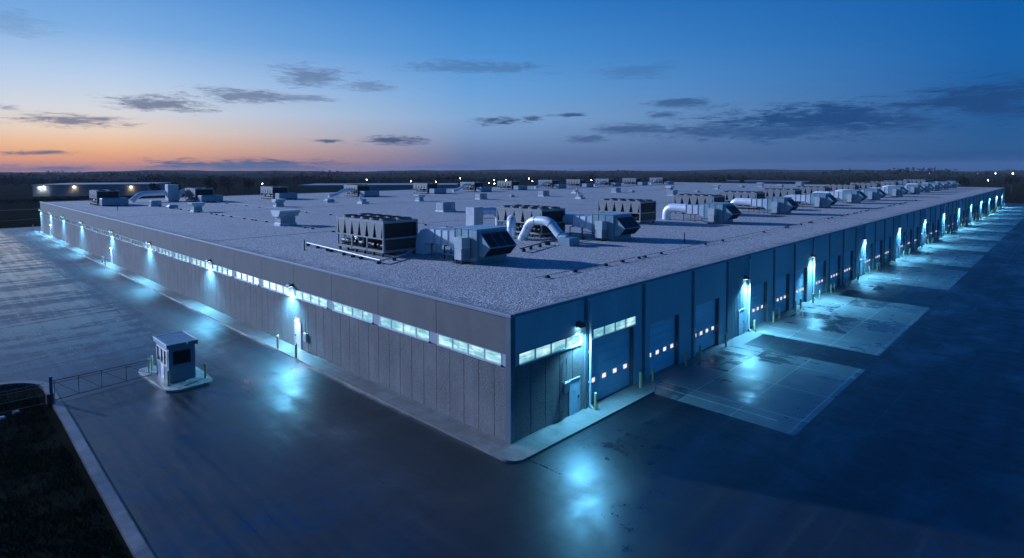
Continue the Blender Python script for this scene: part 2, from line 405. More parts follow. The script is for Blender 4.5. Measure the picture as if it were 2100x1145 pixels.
right = t.ramp(f, stops([(0,(38,80,134)),(1.5,(40,88,142)),(5,(34,94,156)),(9,(24,98,170)),(16.3,(2,88,168)),(28,(0,100,200)),(45,(2,56,138)),(60,(2,42,110))]))
back = t.ramp(f, stops([(0,(10,98,150)),(6,(16,108,170)),(20,(8,100,166)),(45,(2,62,132)),(60,(2,40,104))]))
c = t.mix(t.rng(daz, 3, 33), left, mid)
c = t.mix(t.rng(daz, 34, 76), c, right)
c = t.mix(t.rng(daz, 80, 150), c, back)
# clouds: streaks of stratus in the sky, placed by azimuth and elevation
cv = t.new('ShaderNodeCombineXYZ'); t.put(cv.inputs[0], az); t.put(cv.inputs[1], el)
wob = t.noise(t.mapv(cv.outputs[0], (.20,1.3,1)), 1.0, 8, .72, .7)
fin = t.noise(t.mapv(cv.outputs[0], (.8,4.2,1), (3,8,0)), 1.0, 7, .72, .6)
nz = t.math('ADD', t.math('MULTIPLY', t.math('SUBTRACT', wob, .5), 2.9), t.math('MULTIPLY', t.math('SUBTRACT', fin, .5), 2.3))
def pxdir(px, py): return math.degrees(math.atan((px-1050)/1204.7)), math.degrees(math.atan((345.7-py)/math.hypot(1204.7, px-1050)))
mask = None
CL = [(330,214,125,17,.62),(500,197,120,18,.55),(640,160,85,28,.48),(620,202,75,12,.45),(760,178,70,14,.36),(150,246,120,16,.62),(60,312,95,6,.75),(20,219,30,7,.4),
      (800,288,72,12,.95),(680,289,42,5,.9),(510,340,250,17,1.0),(100,348,130,13,.75),(980,140,170,14,.34),(1030,250,60,11,.85),(1170,237,50,5,.75),(1090,244,26,6,.7),
      (1400,212,90,11,.55),(1365,236,45,8,.6),(1300,266,110,13,.62),(1210,285,70,8,.55),(1700,245,380,40,.75),(2030,205,260,46,.75),(1600,268,460,26,.6),(1950,322,300,14,.38),(940,342,140,4,.6),(1300,150,90,20,.22),(30,50,110,30,.18)]
for (px, py, ax, ay, k) in CL:
    a0, e0 = pxdir(px, py); sa = abs(pxdir(px+ax, py)[0]-a0); se = abs(pxdir(px, py-ay)[1]-e0)
    da = t.math('DIVIDE', t.math('SUBTRACT', az, a0), sa); de = t.math('DIVIDE', t.math('SUBTRACT', el, e0), se)
    r2 = t.math('SQRT', t.math('ADD', t.math('MULTIPLY', da, da), t.math('MULTIPLY', de, de)))
    v = t.math('MULTIPLY', t.rng(t.math('ADD', t.math('SUBTRACT', 1.0, r2), nz), -.12, .85, 0, 1, True), min(1, k*1.25))
    mask = v if mask is None else t.math('MAXIMUM', mask, v)
mask = t.math('MULTIPLY', mask, t.rng(el, -.2, .1, .3, 1))
cc = t.mix(t.rng(daz, 10, 60), s2l((86,98,134)), s2l((30,72,126)))
c = t.mix(mask, c, cc)
t.put(bg.inputs['Color'], c); bg.inputs['Strength'].default_value = .70

sd = bpy.data.lights.new('sun', 'SUN'); sd.energy = 3.5; sd.angle = R(2.0); sd.color = (.52,.67,1.0)
so = bpy.data.objects.new('sun', sd); COL.objects.link(so)
to_sun = Vector((math.cos(SUN_AZ)*math.cos(SUN_EL), math.sin(SUN_AZ)*math.cos(SUN_EL), math.sin(SUN_EL)))
so.rotation_euler = to_sun.to_track_quat('Z', 'Y').to_euler(); so.location = (0,0,60)

cd = bpy.data.cameras.new('camera'); co = bpy.data.objects.new('camera', cd); COL.objects.link(co)
Fv = Vector((.71678245,.69602047,-.04217141)); Rv = Vector((.69659216,-.71746563,-.00155874)); Uv = Vector((.03134145,.02825899,.99910917))
mw = Matrix((( Rv.x,Uv.x,-Fv.x,-20.8887),(Rv.y,Uv.y,-Fv.y,-20.4021),(Rv.z,Uv.z,-Fv.z,14.0706),(0,0,0,1)))
co.matrix_world = mw
cd.sensor_width = 36; cd.lens = 36*1204.70/2100; cd.shift_y = -(572.5-396.58)/2100; cd.clip_end = 9000; cd.clip_start = .5
scene.camera = co
scene.view_settings.view_transform = 'Standard'; scene.view_settings.look = 'None'
scene.view_settings.exposure = .5; scene.view_settings.gamma = 1
scene.render.engine = 'CYCLES'
scene.cycles.use_denoising = True
scene.cycles.sample_clamp_indirect = 4; scene.cycles.max_bounces = 6; scene.cycles.diffuse_bounces = 3; scene.cycles.glossy_bounces = 3

# ------------------------------------------------------------------ ground
H = 6.7
g = MB(); n = 48; RAD = 2600
g.add([(100,60,-.05)] + [(100+RAD*math.cos(2*math.pi*i/n), 60+RAD*math.sin(2*math.pi*i/n), -.05) for i in range(n)],
      [(0, 1+i, 1+(i+1)%n) for i in range(n)])
tag(g.build('ground', M['field']), kind='structure')
# yard of wet asphalt; the grass corner behind the kerb is cut out of its outline
def arc(cx_, cy_, r, a0, a1, k):
    return [(cx_+r*math.cos(R(a0+(a1-a0)*i/k)), cy_+r*math.sin(R(a0+(a1-a0)*i/k))) for i in range(k+1)]
kerb_line = [(-15.15,-40),(-15.12,3.5),(-15.0,12),(-14.85,20)] + arc(-18.0,26.9,3.2,-2,84,10) + [(-22,30.7),(-60,32.5)]
yard = [(320,-110),(320,-60),(284,-14),(284,6),(268,6)] + [(268,5),(-.2,5),(-.2,150),(6,156),(6,163.5),(-16,163.5),(-60,160),(-90,160),(-90,33.5)] + list(reversed(kerb_line)) + [(-15.15,-110)]
import mathutils.geometry as mg
def sheet(name, outline, z, mat, kind='structure'):
    b = MB(); v3 = [Vector((px,py,0)) for px,py in outline]
    tris = mg.tessellate_polygon([v3])
    b.add([(px,py,z) for px,py in outline], [tuple(reversed(tr)) if (v3[tr[1]]-v3[tr[0]]).cross(v3[tr[2]]-v3[tr[0]]).z < 0 else tuple(tr) for tr in tris])
    return tag(b.build(name, mat), kind=kind)
sheet('asphalt_yard', yard, 0, M['asphalt'])
# kerb along the grass, swept along the line
kb = MB()
def ribbon(pts, w0, w1, z0, z1):
    P = [Vector((a,b,0)) for a,b in pts]; L = []; Rr = []
    for i, p_ in enumerate(P):
        d = (P[min(i+1,len(P)-1)]-P[max(i-1,0)]).normalized(); nrm = Vector((-d.y, d.x, 0))
        L.append(p_+nrm*w1); Rr.append(p_+nrm*w0)
    vs = []
    for l, r_ in zip(L, Rr):
        vs += [(r_.x,r_.y,z0),(r_.x,r_.y,z1-.03),(r_.x*.9+l.x*.1,r_.y*.9+l.y*.1,z1),(l.x,l.y,z1),(l.x,l.y,z0)]
    fs = []
    for i in range(len(P)-1):
        for j in range(4): fs.append((i*5+j, i*5+j+1, (i+1)*5+j+1, (i+1)*5+j))
    return vs, fs
dense = []
for (a, b_) in zip(kerb_line[:-1], kerb_line[1:]):
    for i in range(6): dense.append((a[0]+(b_[0]-a[0])*i/6, a[1]+(b_[1]-a[1])*i/6))
dense.append(kerb_line[-1])
kb.add(*ribbon(dense, -.02, .46, -.06, .14))
tag(kb.build('kerb', M['kerb']), kind='structure')
# pavements
def rect_round(x0, x1, y0, y1, r): return arc(x1-r,y0+r,r,-90,0,6)+arc(x1-r,y1-r,r,0,90,6)+arc(x0+r,y1-r,r,90,180,6)+arc(x0+r,y0+r,r,180,270,6)
b = MB(); out = [(0,0),(-.02,149),(-1.3,149)] + [(-1.35,-.2)] + arc(-.55,-.75,.8,180,270,6) + [(11.3,-1.55),(12.6,-.9),(12.6,0)]
vv = [Vector((p_[0],p_[1],0)) for p_ in out]; nn = len(out)
b.add([(a,c_,.12) for a,c_ in out], [tuple(tr) if (vv[tr[1]]-vv[tr[0]]).cross(vv[tr[2]]-vv[tr[0]]).z > 0 else tuple(reversed(tr)) for tr in mg.tessellate_polygon([vv])])
b.add([(a,c_,-.05) for a,c_ in out]+[(a,c_,.12) for a,c_ in out], [(i,(i+1)%nn,nn+(i+1)%nn,nn+i) for i in range(nn)])
tag(b.build('sidewalk', M['walk']), kind='structure')
APR = [(11.2,25.2),(29.4,50.4),(54.6,59.6),(62.0,79),(83.0,99.7),(104,120.5),(125,141),(145.5,161.5),(166,182),(186.5,202.5),(207,223),(227.5,243.5),(247,260)]
tag(MB().add([(12.62,-1.35,.004),(260,-1.35,.004),(260,.5,.004),(12.62,.5,.004)], [(0,1,2,3)]).build('driveway', M['walk']), kind='structure')
for i, (a, c_) in enumerate(APR):
    y1 = -10.0+ .006*a if i not in (2,) else -4.0
    o = MB().add([(a,y1,.008),(c_,y1,.008),(c_,-.8,.008),(a,-.8,.008)], [(0,1,2,3)]).build('loading_apron', M['apron']); tag(o, kind='structure')
b = MB()
for a in (12.4, 29.9, 50.1, 66.5, 78.6, 87.3):
    b.add([(a,-8.6,.012),(a+.10,-8.6,.012),(a+.10,-.7,.012),(a,-.7,.012)], [(0,1,2,3)])
tag(b.build('road_marking', M['paint']), kind='structure')
sheet('path', [(-34,183),(-20,186),(-8,187),(5,193),(40,197),(40,199),(5,195),(-8,189),(-20,188),(-34,185.5)], -.03, M['path'])
sheet('road', [(-300,232),(-60,240),(40,243),(40,248),(-60,246),(-300,240)], -.035, M['path'])

# ------------------------------------------------------------------ the warehouse
wh = empty('warehouse'); L = 149.0; W = 260.4
tag(wh, 'long low flat-roofed warehouse with lit strip windows and a row of loading doors', 'warehouse')
BAY = 5.96; NB = 25
wins = []
for i in range(NB): wins.append((i*BAY+.66, i*BAY+BAY-.10))
b = MB()   # lower left wall: backing + grooved panels
b.box(.06, .36, .30, L, 0, 3.98)
for i in range(NB):
    for k in range(5):
        y0 = i*BAY + k*BAY/5 + (.34 if i == 0 and k == 0 else 0)
        b.box(0, .06, y0+.017, i*BAY+(k+1)*BAY/5-.017, .0, 3.94)
b.build('wall', M['panel'], wh)
b = MB(); b.box(.06,.36,.30,L,4.66,6.55)
for i in range(NB): b.box(0,.06, i*BAY+(.34 if i == 0 else .02)+.0, (i+1)*BAY-.015, 4.64, 6.56)
b.build('fascia', M['fascia'], wh)
b = MB(); b.box(-.012,.34,.0-.012,.34,0,6.58); b.build('corner_post', M['pilaster'], wh)
edges = [0.34] + [e for w_ in wins for e in w_] + [L]
for i in range(0, len(edges), 2):
    MB().box(.02,.34, edges[i]+.002, edges[i+1]-.002, 3.985, 4.635).build('window_pier', M['pier'], wh)
def window(y0, y1, mat, axis='y', z0=3.99, z1=4.63, n=4):
    fr = MB()
    def bx(o, a0, a1, d0, d1, c0, c1):
        if axis == 'y': o.box(d0, d1, a0, a1, c0, c1)
        else: o.box(a0, a1, d0, d1, c0, c1)
    bx(fr, y0, y1, -.05, .10, z0-.03, z0+.06); bx(fr, y0, y1, .0, .10, z1-.05, z1)
    ws = (y1-y0)/n
    for k in range(n+1):
        c0 = y0+k*ws; a0 = max(y0, c0-.035); a1 = min(y1, c0+.035)
        bx(fr, a0, a1, .008, .098, z0+.06, z1-.05)
    fo = fr.build('window', M['frame'], wh)
    for k in range(n):
        pn = MB(); bx(pn, y0+k*ws+.036, y0+(k+1)*ws-.036, .085, .095, z0+.061, z1-.051)
        pn.build('pane', mat, fo)
    return fo
for i, (a, c_) in enumerate(wins):
    window(a, c_, M['pane_bright'] if i < 5 else M['pane_mid'] if i < 11 else M['pane_dim'])
# right wall, near corner: concrete, strip window, steel door
b = MB(); b.box(.34,6.2,.06,.36,0,3.98)
for k in range(5):
    x0 = .34+k*1.172; b.box(x0+.022, x0+1.172-.022, .0, .06, 0, 3.94)
b.build('wall', M['panel'], wh)
MB().box(.34,6.2,.0,.36,4.66,6.55).build('fascia', M['siding'], wh)
MB().box(.345,.60,.02,.34,3.985,4.635).build('window_pier', M['siding'], wh)
MB().box(5.78,6.2,.02,.34,3.985,4.635).build('window_pier', M['siding'], wh)
window(.62, 5.76, M['pane_bright'], 'x')
def man_door(axis, a0, a1, mat, z0=.12, plate=False, base=0.0):
    """hinged steel door with a frame, on the wall face"""
    def bx(o, u0, u1, d0, d1, c0, c1):
        if axis == 'x': o.box(u0, u1, base+d0, base+d1, c0, c1)
        else: o.box(base+d0, base+d1, u0, u1, c0, c1)
    d = MB(); bx(d, a0, a1, -.035, .03, z0, 2.1); do = d.build('door', mat, wh)
    f = MB(); bx(f, a0-.07, a0-.002, -.06, .03, z0, 2.17); bx(f, a1+.002, a1+.07, -.06, .03, z0, 2.17); bx(f, a0-.002, a1+.002, -.06, .03, 2.102, 2.17)
    f.build('door_frame', M['frame'], do)
    h = MB(); bx(h, a1-.14, a1-.08, -.10, -.036, .98, 1.12); bx(h, a1-.24, a1-.08, -.12, -.10, 1.03, 1.07); h.build('handle', M['hardware'], do)
    if plate:
        v = MB(); bx(v, a0+.32, a0+.52, -.045, -.036, 1.45, 1.8); v.build('notice', M['whitedoor'], do)
    return do
man_door('x', 4.72, 5.60, M['door'], plate=True)
for ya in (22.66, 82.35, 135.0): man_door('y', ya, ya+1.0, M['whitedoor'])
# right wall: metal siding between loading doors
DOORS = [(6.8,11.4,3.95),(13.3,17.3,3.65),(19.8,23.75,3.8),(29.9,33.7,3.75),(35.7,39.4,3.72),(41.1,44.6,3.72)]
PERS = [(25.3,29.35)]; PIL = [6.2,12.45,19.25,25.1,29.45,35.1,40.6,46.3]
s = 46.6
for k in range(11):
    for dx in (.5, 5.9, 11.3):
        if s+dx+3.9 < 259: DOORS.append((s+dx, s+dx+3.9, 3.72))
    for dx in (5.2, 10.6, 16.0, 20.3):
        if s+dx < 260: PIL.append(s+dx)
    if s+20.2 < 260: PERS.append((s+16.2, s+20.1))
    s += 20.5
b = MB(); b.box(6.2, W, .0, .40, 4.02, 6.55)
x0 = 6.2
for (a, c_, h) in DOORS:
    b.box(x0, a, .0, .40, 0, 4.02)
    if h < 4.0: b.box(a, c_, .0, .40, h, 4.02)
    x0 = c_
b.box(x0, W, .0, .40, 0, 4.02)
b.build('siding_wall', M['siding'], wh)
for i, a in enumerate(PIL):
    MB().box(a-.11, a+.11, -.10, -.002, 0, 6.5).build('pilaster', M['pilaster'], wh)
for (a, c_) in PERS:
    b = MB(); x = a
    while x < c_-.12:
        b.add([(x,-.004,.1),(x+.05,-.065,.1),(x+.17,-.065,.1),(x+.22,-.004,.1),(x,-.004,6.45),(x+.05,-.065,6.45),(x+.17,-.065,6.45),(x+.22,-.004,6.45)],
              [(0,1,5,4),(1,2,6,5),(2,3,7,6),(4,5,6,7)]); x += .30
    b.build('ribbed_panel', M['rib'], wh)
for i, (a, c_) in enumerate(PERS):
    if c_ < 210: man_door('x', c_-2.1, c_-1.1, M['door'], z0=.03, plate=i < 2, base=-.075)
for i, (a, c_, h) in enumerate(DOORS):
    b = MB(); ns = 7
    for k in range(ns): b.box(a+.002, c_-.002, .30, .36, .03+k*(h-.03)/ns+.008, .03+(k+1)*(h-.03)/ns-.008)
    b.box(a+.002, c_-.002, .335, .39, .0, h-.002)
    d = b.build('loading_door', M['door'], wh)
    MB().box(c_-.10, c_-.004, .05, .298, .0, h-.01).build('door_jamb', M['jamb'], d); MB().box(a+.004, a+.10, .05, .298, 0, h-.01).build('door_jamb', M['jamb'], d)
    if i < 14:
        for k in range(4):
            px = a + (c_-a)*(.12+.25*k)
            MB().box(px-.19, px+.19, .288, .299, 1.27, 1.53).build('vision_panel', M['slot'], d)
    else:
        v = MB()
        for k in range(4):
            px = a + (c_-a)*(.12+.25*k); v.box(px-.19, px+.19, .288, .299, 1.27, 1.53)
        v.build('vision_panel', M['slot'], d)
# transom window over the first loading door
window(6.85, 11.45, M['pane_bright'], 'x', 4.03, 4.66).location = (0,-.102,0)
# downpipes
for a in [6.45, 29.15, 46.05] + [66.4+20.5*k for k in range(9)]:
    b = MB(); b.cyl((a,-.19,.35),(a,-.19,6.3),.075,n=10); b.sweep([(a,-.19,.37),(a,-.20,.25),(a,-.34,.14)], [(.075*math.cos(q*math.pi/4),.075*math.sin(q*math.pi/4)) for q in range(8)], Vector((1,0,0)), 0, True)
    for zz in (1.6,3.4,5.2): b.box(a-.11,a+.11,-.20,-.10,zz,zz+.06)
    b.build('downpipe', M['downpipe'], wh)
# far walls, roof deck, coping
b = MB(); b.box(.0, W, L-.02, L+.3, 0, 6.55); b.build('wall', M['fascia'], wh)
b = MB(); b.box(W-.002, W+.3, -.0, L+.3, 0, 6.55); b.build('wall', M['siding'], wh)
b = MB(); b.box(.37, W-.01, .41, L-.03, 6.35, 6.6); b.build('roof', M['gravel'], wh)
b = MB()
b.cham(-.05,.24,-.05,L+.34,6.56,6.72,.03); b.cham(.242,W+.34,-.05,.24,6.56,6.72,.03); b.cham(.242,W+.34,L+.04,L+.34,6.56,6.72,.03); b.cham(W+.05,W+.34,.242,L+.038,6.56,6.72,.03)
b.box(.24,.40,.24,L+.02,6.5,6.64); b.box(.402,W+.03,.24,.43,6.5,6.64)
b.build('coping', M['coping'], wh)
b = MB()
for yy in (44, 87, 118):
    b.box(.45, W-1, yy-.10, yy+.10, 6.59, 6.612)
for xx in (75.5, 151):
    b.box(xx-.10, xx+.10, .5, L-1, 6.59, 6.613)
b.build('roof_joint', M['seam'], wh)

# ------------------------------------------------------------------ wall lamps (with real light)
def lamp_light(parent, loc, tilt, energy, col=(.17,.63,1.0), size=R(150)):
    ld = bpy.data.lights.new('lamp_light', 'SPOT'); ld.energy = energy; ld.color = col; ld.spot_size = size; ld.spot_blend = .7; ld.shadow_soft_size = .22
    lo = bpy.data.objects.new('lamp_light', ld); COL.objects.link(lo); lo.parent = parent; lo.location = loc; lo.rotation_euler = tilt
    return lo
def wall_lamp(loc, rz, energy, label, group, arm=True):
    r = empty('wall_lamp', loc, rz)          # local: wall face at y=0, lamp sticks out to -y
    tag(r, label, 'wall lamp', group)
    b = MB(); b.prism_x([(-.02,.20),(-.30,.14),(-.42,.02),(-.42,-.03),(-.02,-.03)], -.24, .24); b.box(-.14,.14,-.022,-.001,-.1,.26)
    b.build('housing', M['housing'], r)
    MB().box(-.20,.20,-.38,-.06,-.044,-.032).build('lens', M['lens'], r)
    lamp_light(r, (0,-.30,-.10), (R(-24),0,0), energy, size=R(140))
    return r
LY = [24.1, 42.0, 63.0, 82.3, 103.8, 121.0, 135.4, 148.6]
for i, yy in enumerate(LY):
    wall_lamp((-.002,yy,4.86), R(-90), 4200, 'lit wall lamp under the concrete fascia, %s from the near corner' % ORD[i], 'wall lamps along the window side')
LX = [5.5, 28.35, 45.5] + [66.2+20.5*k for k in range(10)]
for i, xx in enumerate(LX):
    wall_lamp((xx, -.004 if i in (0,) else -.104 if i == 2 else -.07, 5.12 if i == 0 else 4.72) , 0, 2600 if i == 0 else 4400, 'lit wall lamp on the loading side, %s from the near corner' % ORD[i], 'wall lamps along the loading side')
def entrance_lamp(yy, label):
    r = empty('entrance_lamp', (-.002,yy,2.34), R(-90)); tag(r, label, 'entrance lamp', 'entrance lamps over the side doors')
    b = MB(); b.box(-.14,.14,-.16,-.001,.05,.12); b.box(-.10,.10,-.05,-.002,-.08,.05); b.build('housing', M['whitedoor'], r)
    MB().box(-.11,.11,-.15,-.055,-.06,.048).build('lens', M['whitelens'], r)
    lamp_light(r, (0,-.24,-.02), (R(-10),0,0), 60, (1,.93,.88))
for yy, lb in ((23.15,'white entrance lamp lit over the white steel door nearest the corner'),(82.85,'white entrance lamp over the middle side door, far along the window wall'),(135.5,'white entrance lamp over the last side door before the far corner')):
    entrance_lamp(yy, lb)

# ------------------------------------------------------------------ bollards
def bollard(loc, mat, label, group, h=1.02, r=.085):
    ro = empty('bollard', loc); tag(ro, label, 'bollard', group)
    b = MB(); b.cyl((0,0,0),(0,0,h-.05),r,n=14,caps=False); b.build('post', mat, ro)
    b = MB(); b.cyl((0,0,h-.05),(0,0,h),r*1.0,r*.55,n=14); b.build('cap', mat, ro)
    return ro
bl0 = None
for i, (a, c_, h) in enumerate(DOORS):
    for s_, xx in (('near', a-.35), ('far', c_+.02)):
        if i == 0 and s_ == 'far': xx = 11.2
        if i == 1 and s_ == 'near': xx = 12.75
        z0 = .12 if xx < 11.4 else .004
        lb = '%s bollard at the %s side of the %s loading door from the corner' % ('yellow' if i < 6 else 'pale', s_, ORD[i])
        o = bollard((xx,-.55,z0), M['yellow'] if i < 6 else M['pale'], lb, 'bollards guarding the loading doors') if bl0 is None else dup(bl0)
        if bl0 is None: bl0 = o
        o.location = (xx + random.uniform(-.05,.05), -.52 + random.uniform(-.08,.04), z0); o['label'] = lb
for (xx, yy, lb) in [(-1.18,24.15,'pale yellow bollard on the pavement edge, past the lit side door'),(-1.2,21.05,'dark yellow bollard on the pavement edge, near side of the lit side door'),
                     (-1.0,83.6,'grey bollard beside the second side door, farther one'),(-1.05,82.0,'grey bollard beside the second side door, nearer one'),
                     (-.5,157.0,'yellow bollard beyond the far end of the window wall')]:
    bollard((xx,yy,.12 if yy < 150 else 0), M['ventgrey'] if 'grey' in lb else M['yellow'] if 'dark' in lb else M['pale'], lb, 'bollards along the window side', 1.02)

# small equipment at wall feet
def wall_box(loc, rz, label):
    r = empty('electrical_box', loc, rz); tag(r, label, 'electrical box')
    MB().cham(-.22,.22,-.18,-.002,-.3,.3,.02).build('case', M['cab'], r); MB().box(-.17,.17,-.187,-.181,-.24,.24).build('cover', M['ventgrey'], r)
    MB().cyl((0,-.09,.3),(0,-.09,1.6),.025,n=8).build('conduit', M['galv'], r)
wall_box((-.002,21.75,1.25), R(-90), 'grey electrical box beside the lit white side door')
wall_box((4.35,-.002,1.9), 0, 'grey electrical box on the concrete wall beside the blue door')
# ------------------------------------------------------------------ guard booth, island, gate, fence
isl = [(-9.95,21.3)] + arc(-9.2,20.95,.75,180,270,6) + arc(-7.9,21.0,.8,-90,0,6) + [(-7.05,24.6)] + arc(-7.9,25.3,.85,0,60,4) + arc(-9.55,26.0,.6,70,180,5)
b = MB(); b.poly(isl, -.05, .13); tag(b.build('island', M['island']), kind='structure')
gb = empty('guard_booth', (-8.62,23.2,.13)); tag(gb, 'small grey-blue guard booth with a flat overhanging roof and dark windows on a kerbed island', 'guard booth')
X0, X1, Y0, Y1 = -.80, .80, -1.35, 1.35
b = MB()   # walls with openings: front (-y) window, left (-x) windows
b.box(X0,X1,Y0,Y0+.08,0,1.12); b.box(X0,X1,Y0,Y0+.08,2.02,2.28); b.box(X0,X0+.26,Y0,Y0+.08,1.12,2.02); b.box(X1-.28,X1,Y0,Y0+.08,1.12,2.02)
b.box(X0,X0+.08,Y0+.08,Y1,0,1.05); b.box(X0,X0+.08,Y0+.08,Y1,2.02,2.28); b.box(X0,X0+.08,Y0+.08,Y0+.2,1.05,2.02); b.box(X0,X0+.08,Y1-.25,Y1,1.05,2.02)
b.box(X1-.08,X1,Y0+.08,Y1,0,2.28); b.box(X0+.08,X1-.08,Y1-.08,Y1,0,2.28)
b.build('wall', M['booth'], gb)
fr = MB(); fr.box(X0+.22,X1-.24,Y0-.03,Y0-.002,1.08,1.12); fr.box(X0+.22,X1-.24,Y0-.03,Y0-.002,2.02,2.06); fr.box(X0+.22,X0+.26,Y0-.03,Y0-.002,1.12,2.02); fr.box(X1-.28,X1-.24,Y0-.03,Y0-.002,1.12,2.02)
wi = fr.build('window', M['booth'], gb); MB().box(X0+.262,X1-.282,Y0+.03,Y0+.04,1.122,2.018).build('pane', M['glass'], wi)
ys = [Y0+.2, Y0+.95, Y0+1.65, Y1-.25]
for k in range(3):
    f_ = MB(); a, c_ = ys[k], ys[k+1]
    f_.box(X0-.03,X0-.002,a,c_,1.02,1.07); f_.box(X0-.03,X0-.002,a,c_,2.0,2.05); f_.box(X0-.03,X0-.002,a,a+.05,1.07,2.0); f_.box(X0-.03,X0-.002,c_-.05,c_,1.07,2.0)
    wi = f_.build('window', M['boothtrim'], gb); MB().box(X0+.02,X0+.03,a+.03,c_-.03,1.06,2.01).build('pane', M['glass'], wi)
d = MB(); d.box(X0-.022,X0-.002,Y0+.98,Y0+1.62,.02,1.0); d.build('door_panel', M['boothtrim'], gb)
b = MB(); b.box(X0-.14,X1+.14,Y0-.14,Y1+.14,2.28,2.52); b.box(X0-.10,X1+.10,Y0-.10,Y1+.10,2.525,2.535)
ro = b.build('roof', M['booth'], gb)
t_ = MB(); t_.box(X0-.16,X0-.08,Y0-.16,Y1+.16,2.52,2.57); t_.box(X1+.08,X1+.16,Y0-.16,Y1+.16,2.52,2.57); t_.box(X0-.08,X1+.08,Y0-.16,Y0-.08,2.52,2.57); t_.box(X0-.08,X1+.08,Y1+.08,Y1+.16,2.52,2.57)
t_.build('roof_trim', M['boothtrim'], ro)
rb = MB(); 
for k in range(6): rb.box(X0-.07,X1+.07,Y0+.1+k*.5,Y0+.13+k*.5,2.536,2.552)
rb.build('roof_seam', M['boothroof'], ro)
b = MB(); b.cyl((.25,Y0-.16,2.50),(.25,Y0-.28,2.47),.07,n=10); b.build('floodlight', M['boothtrim'], gb)
for (xx, yy, lb) in [(-9.55,21.45,'yellow bollard at the near left corner of the guard booth island'),(-7.42,21.25,'yellow bollard at the right-hand end of the guard booth island'),
                     (-9.72,25.15,'pale bollard at the gate end of the island, nearer of the pair'),(-9.42,25.65,'pale bollard at the gate end of the island, farther of the pair')]:
    bollard((xx,yy,.13), M['yellow'] if 'yellow' in lb else M['pale'], lb, 'bollards round the guard booth', 1.0, .08)
gt = empty('barrier_gate', (-15.25,23.75,0)); tag(gt, 'long dark steel barrier gate with braced rails reaching from a post to the guard booth', 'gate')
MB().cyl((0,0,-.1),(0,0,1.62),.085,n=12).build('post', M['gate'], gt); MB().box(-.24,.10,-.22,.2,-.02,.62).build('post_base', M['hardware'], gt)
dirg = Vector((5.55,.75,0)); 
def gp(tt, zz): return (dirg.x*tt, dirg.y*tt, zz)
b = MB(); up = Vector((0,0,1))
b.cyl(gp(.012,1.32),gp(1,1.16),.024,n=8); b.cyl(gp(.012,1.16),gp(1,1.02),.016,n=8); b.cyl(gp(.012,.14),gp(1,.16),.022,n=8); b.build('rail', M['gate'], gt)
b = MB(); st = [.03,.25,.47,.72,.995]
for k, tt in enumerate(st): MB().cyl(gp(tt,.15),gp(tt,1.31-.16*tt),.018,n=8).build('upright', M['gate'], gt)
b = MB()
for k in range(4):
    a, c_ = st[k], st[k+1]
    b.cyl(gp(a,1.28-.16*a),gp(c_,.18),.012,n=6)
b.build('brace', M['gate'], gt)
fn = empty('rail_fence', (-15.6,23.7,0)); tag(fn, 'low fence of thin steel rails running left from the gate post over the grass', 'fence')
b = MB()
for zz in (1.30,1.12,.62,.10): b.cyl((0,0,zz),(-9.5,.2,zz),.016 if zz != 1.30 else .022,n=6)
b.build('rail', M['wire'], fn)
for k in range(1,5): MB().cyl((-2.35*k,.05*k,-.05),(-2.35*k,.05*k,1.36),.03,n=8).build('post', M['wire'], fn)
for i, (xx, yy, sz, lb) in enumerate([(-16.9,23.55,.22,'pale flat stone on the grass under the rail fence, nearer the gate post'),(-17.6,23.1,.26,'pale flat stone on the grass at the picture edge beside the fence')]):
    b = MB(); k = 9; ring = [(xx+sz*random.uniform(.7,1.1)*math.cos(2*math.pi*j/k), yy+.6*sz*random.uniform(.7,1.1)*math.sin(2*math.pi*j/k)) for j in range(k)]
    top = [(xx+(a-xx)*.7, yy+(c_-yy)*.7) for a, c_ in ring]
    b.add([(a,c_,-.06) for a,c_ in ring]+[(a,c_,.08+random.uniform(-.02,.02)) for a,c_ in top], [(j,(j+1)%k,k+(j+1)%k,k+j) for j in range(k)]+[tuple(range(k,2*k))])
    tag(b.build('stone', M['stone']), lb, 'stone')

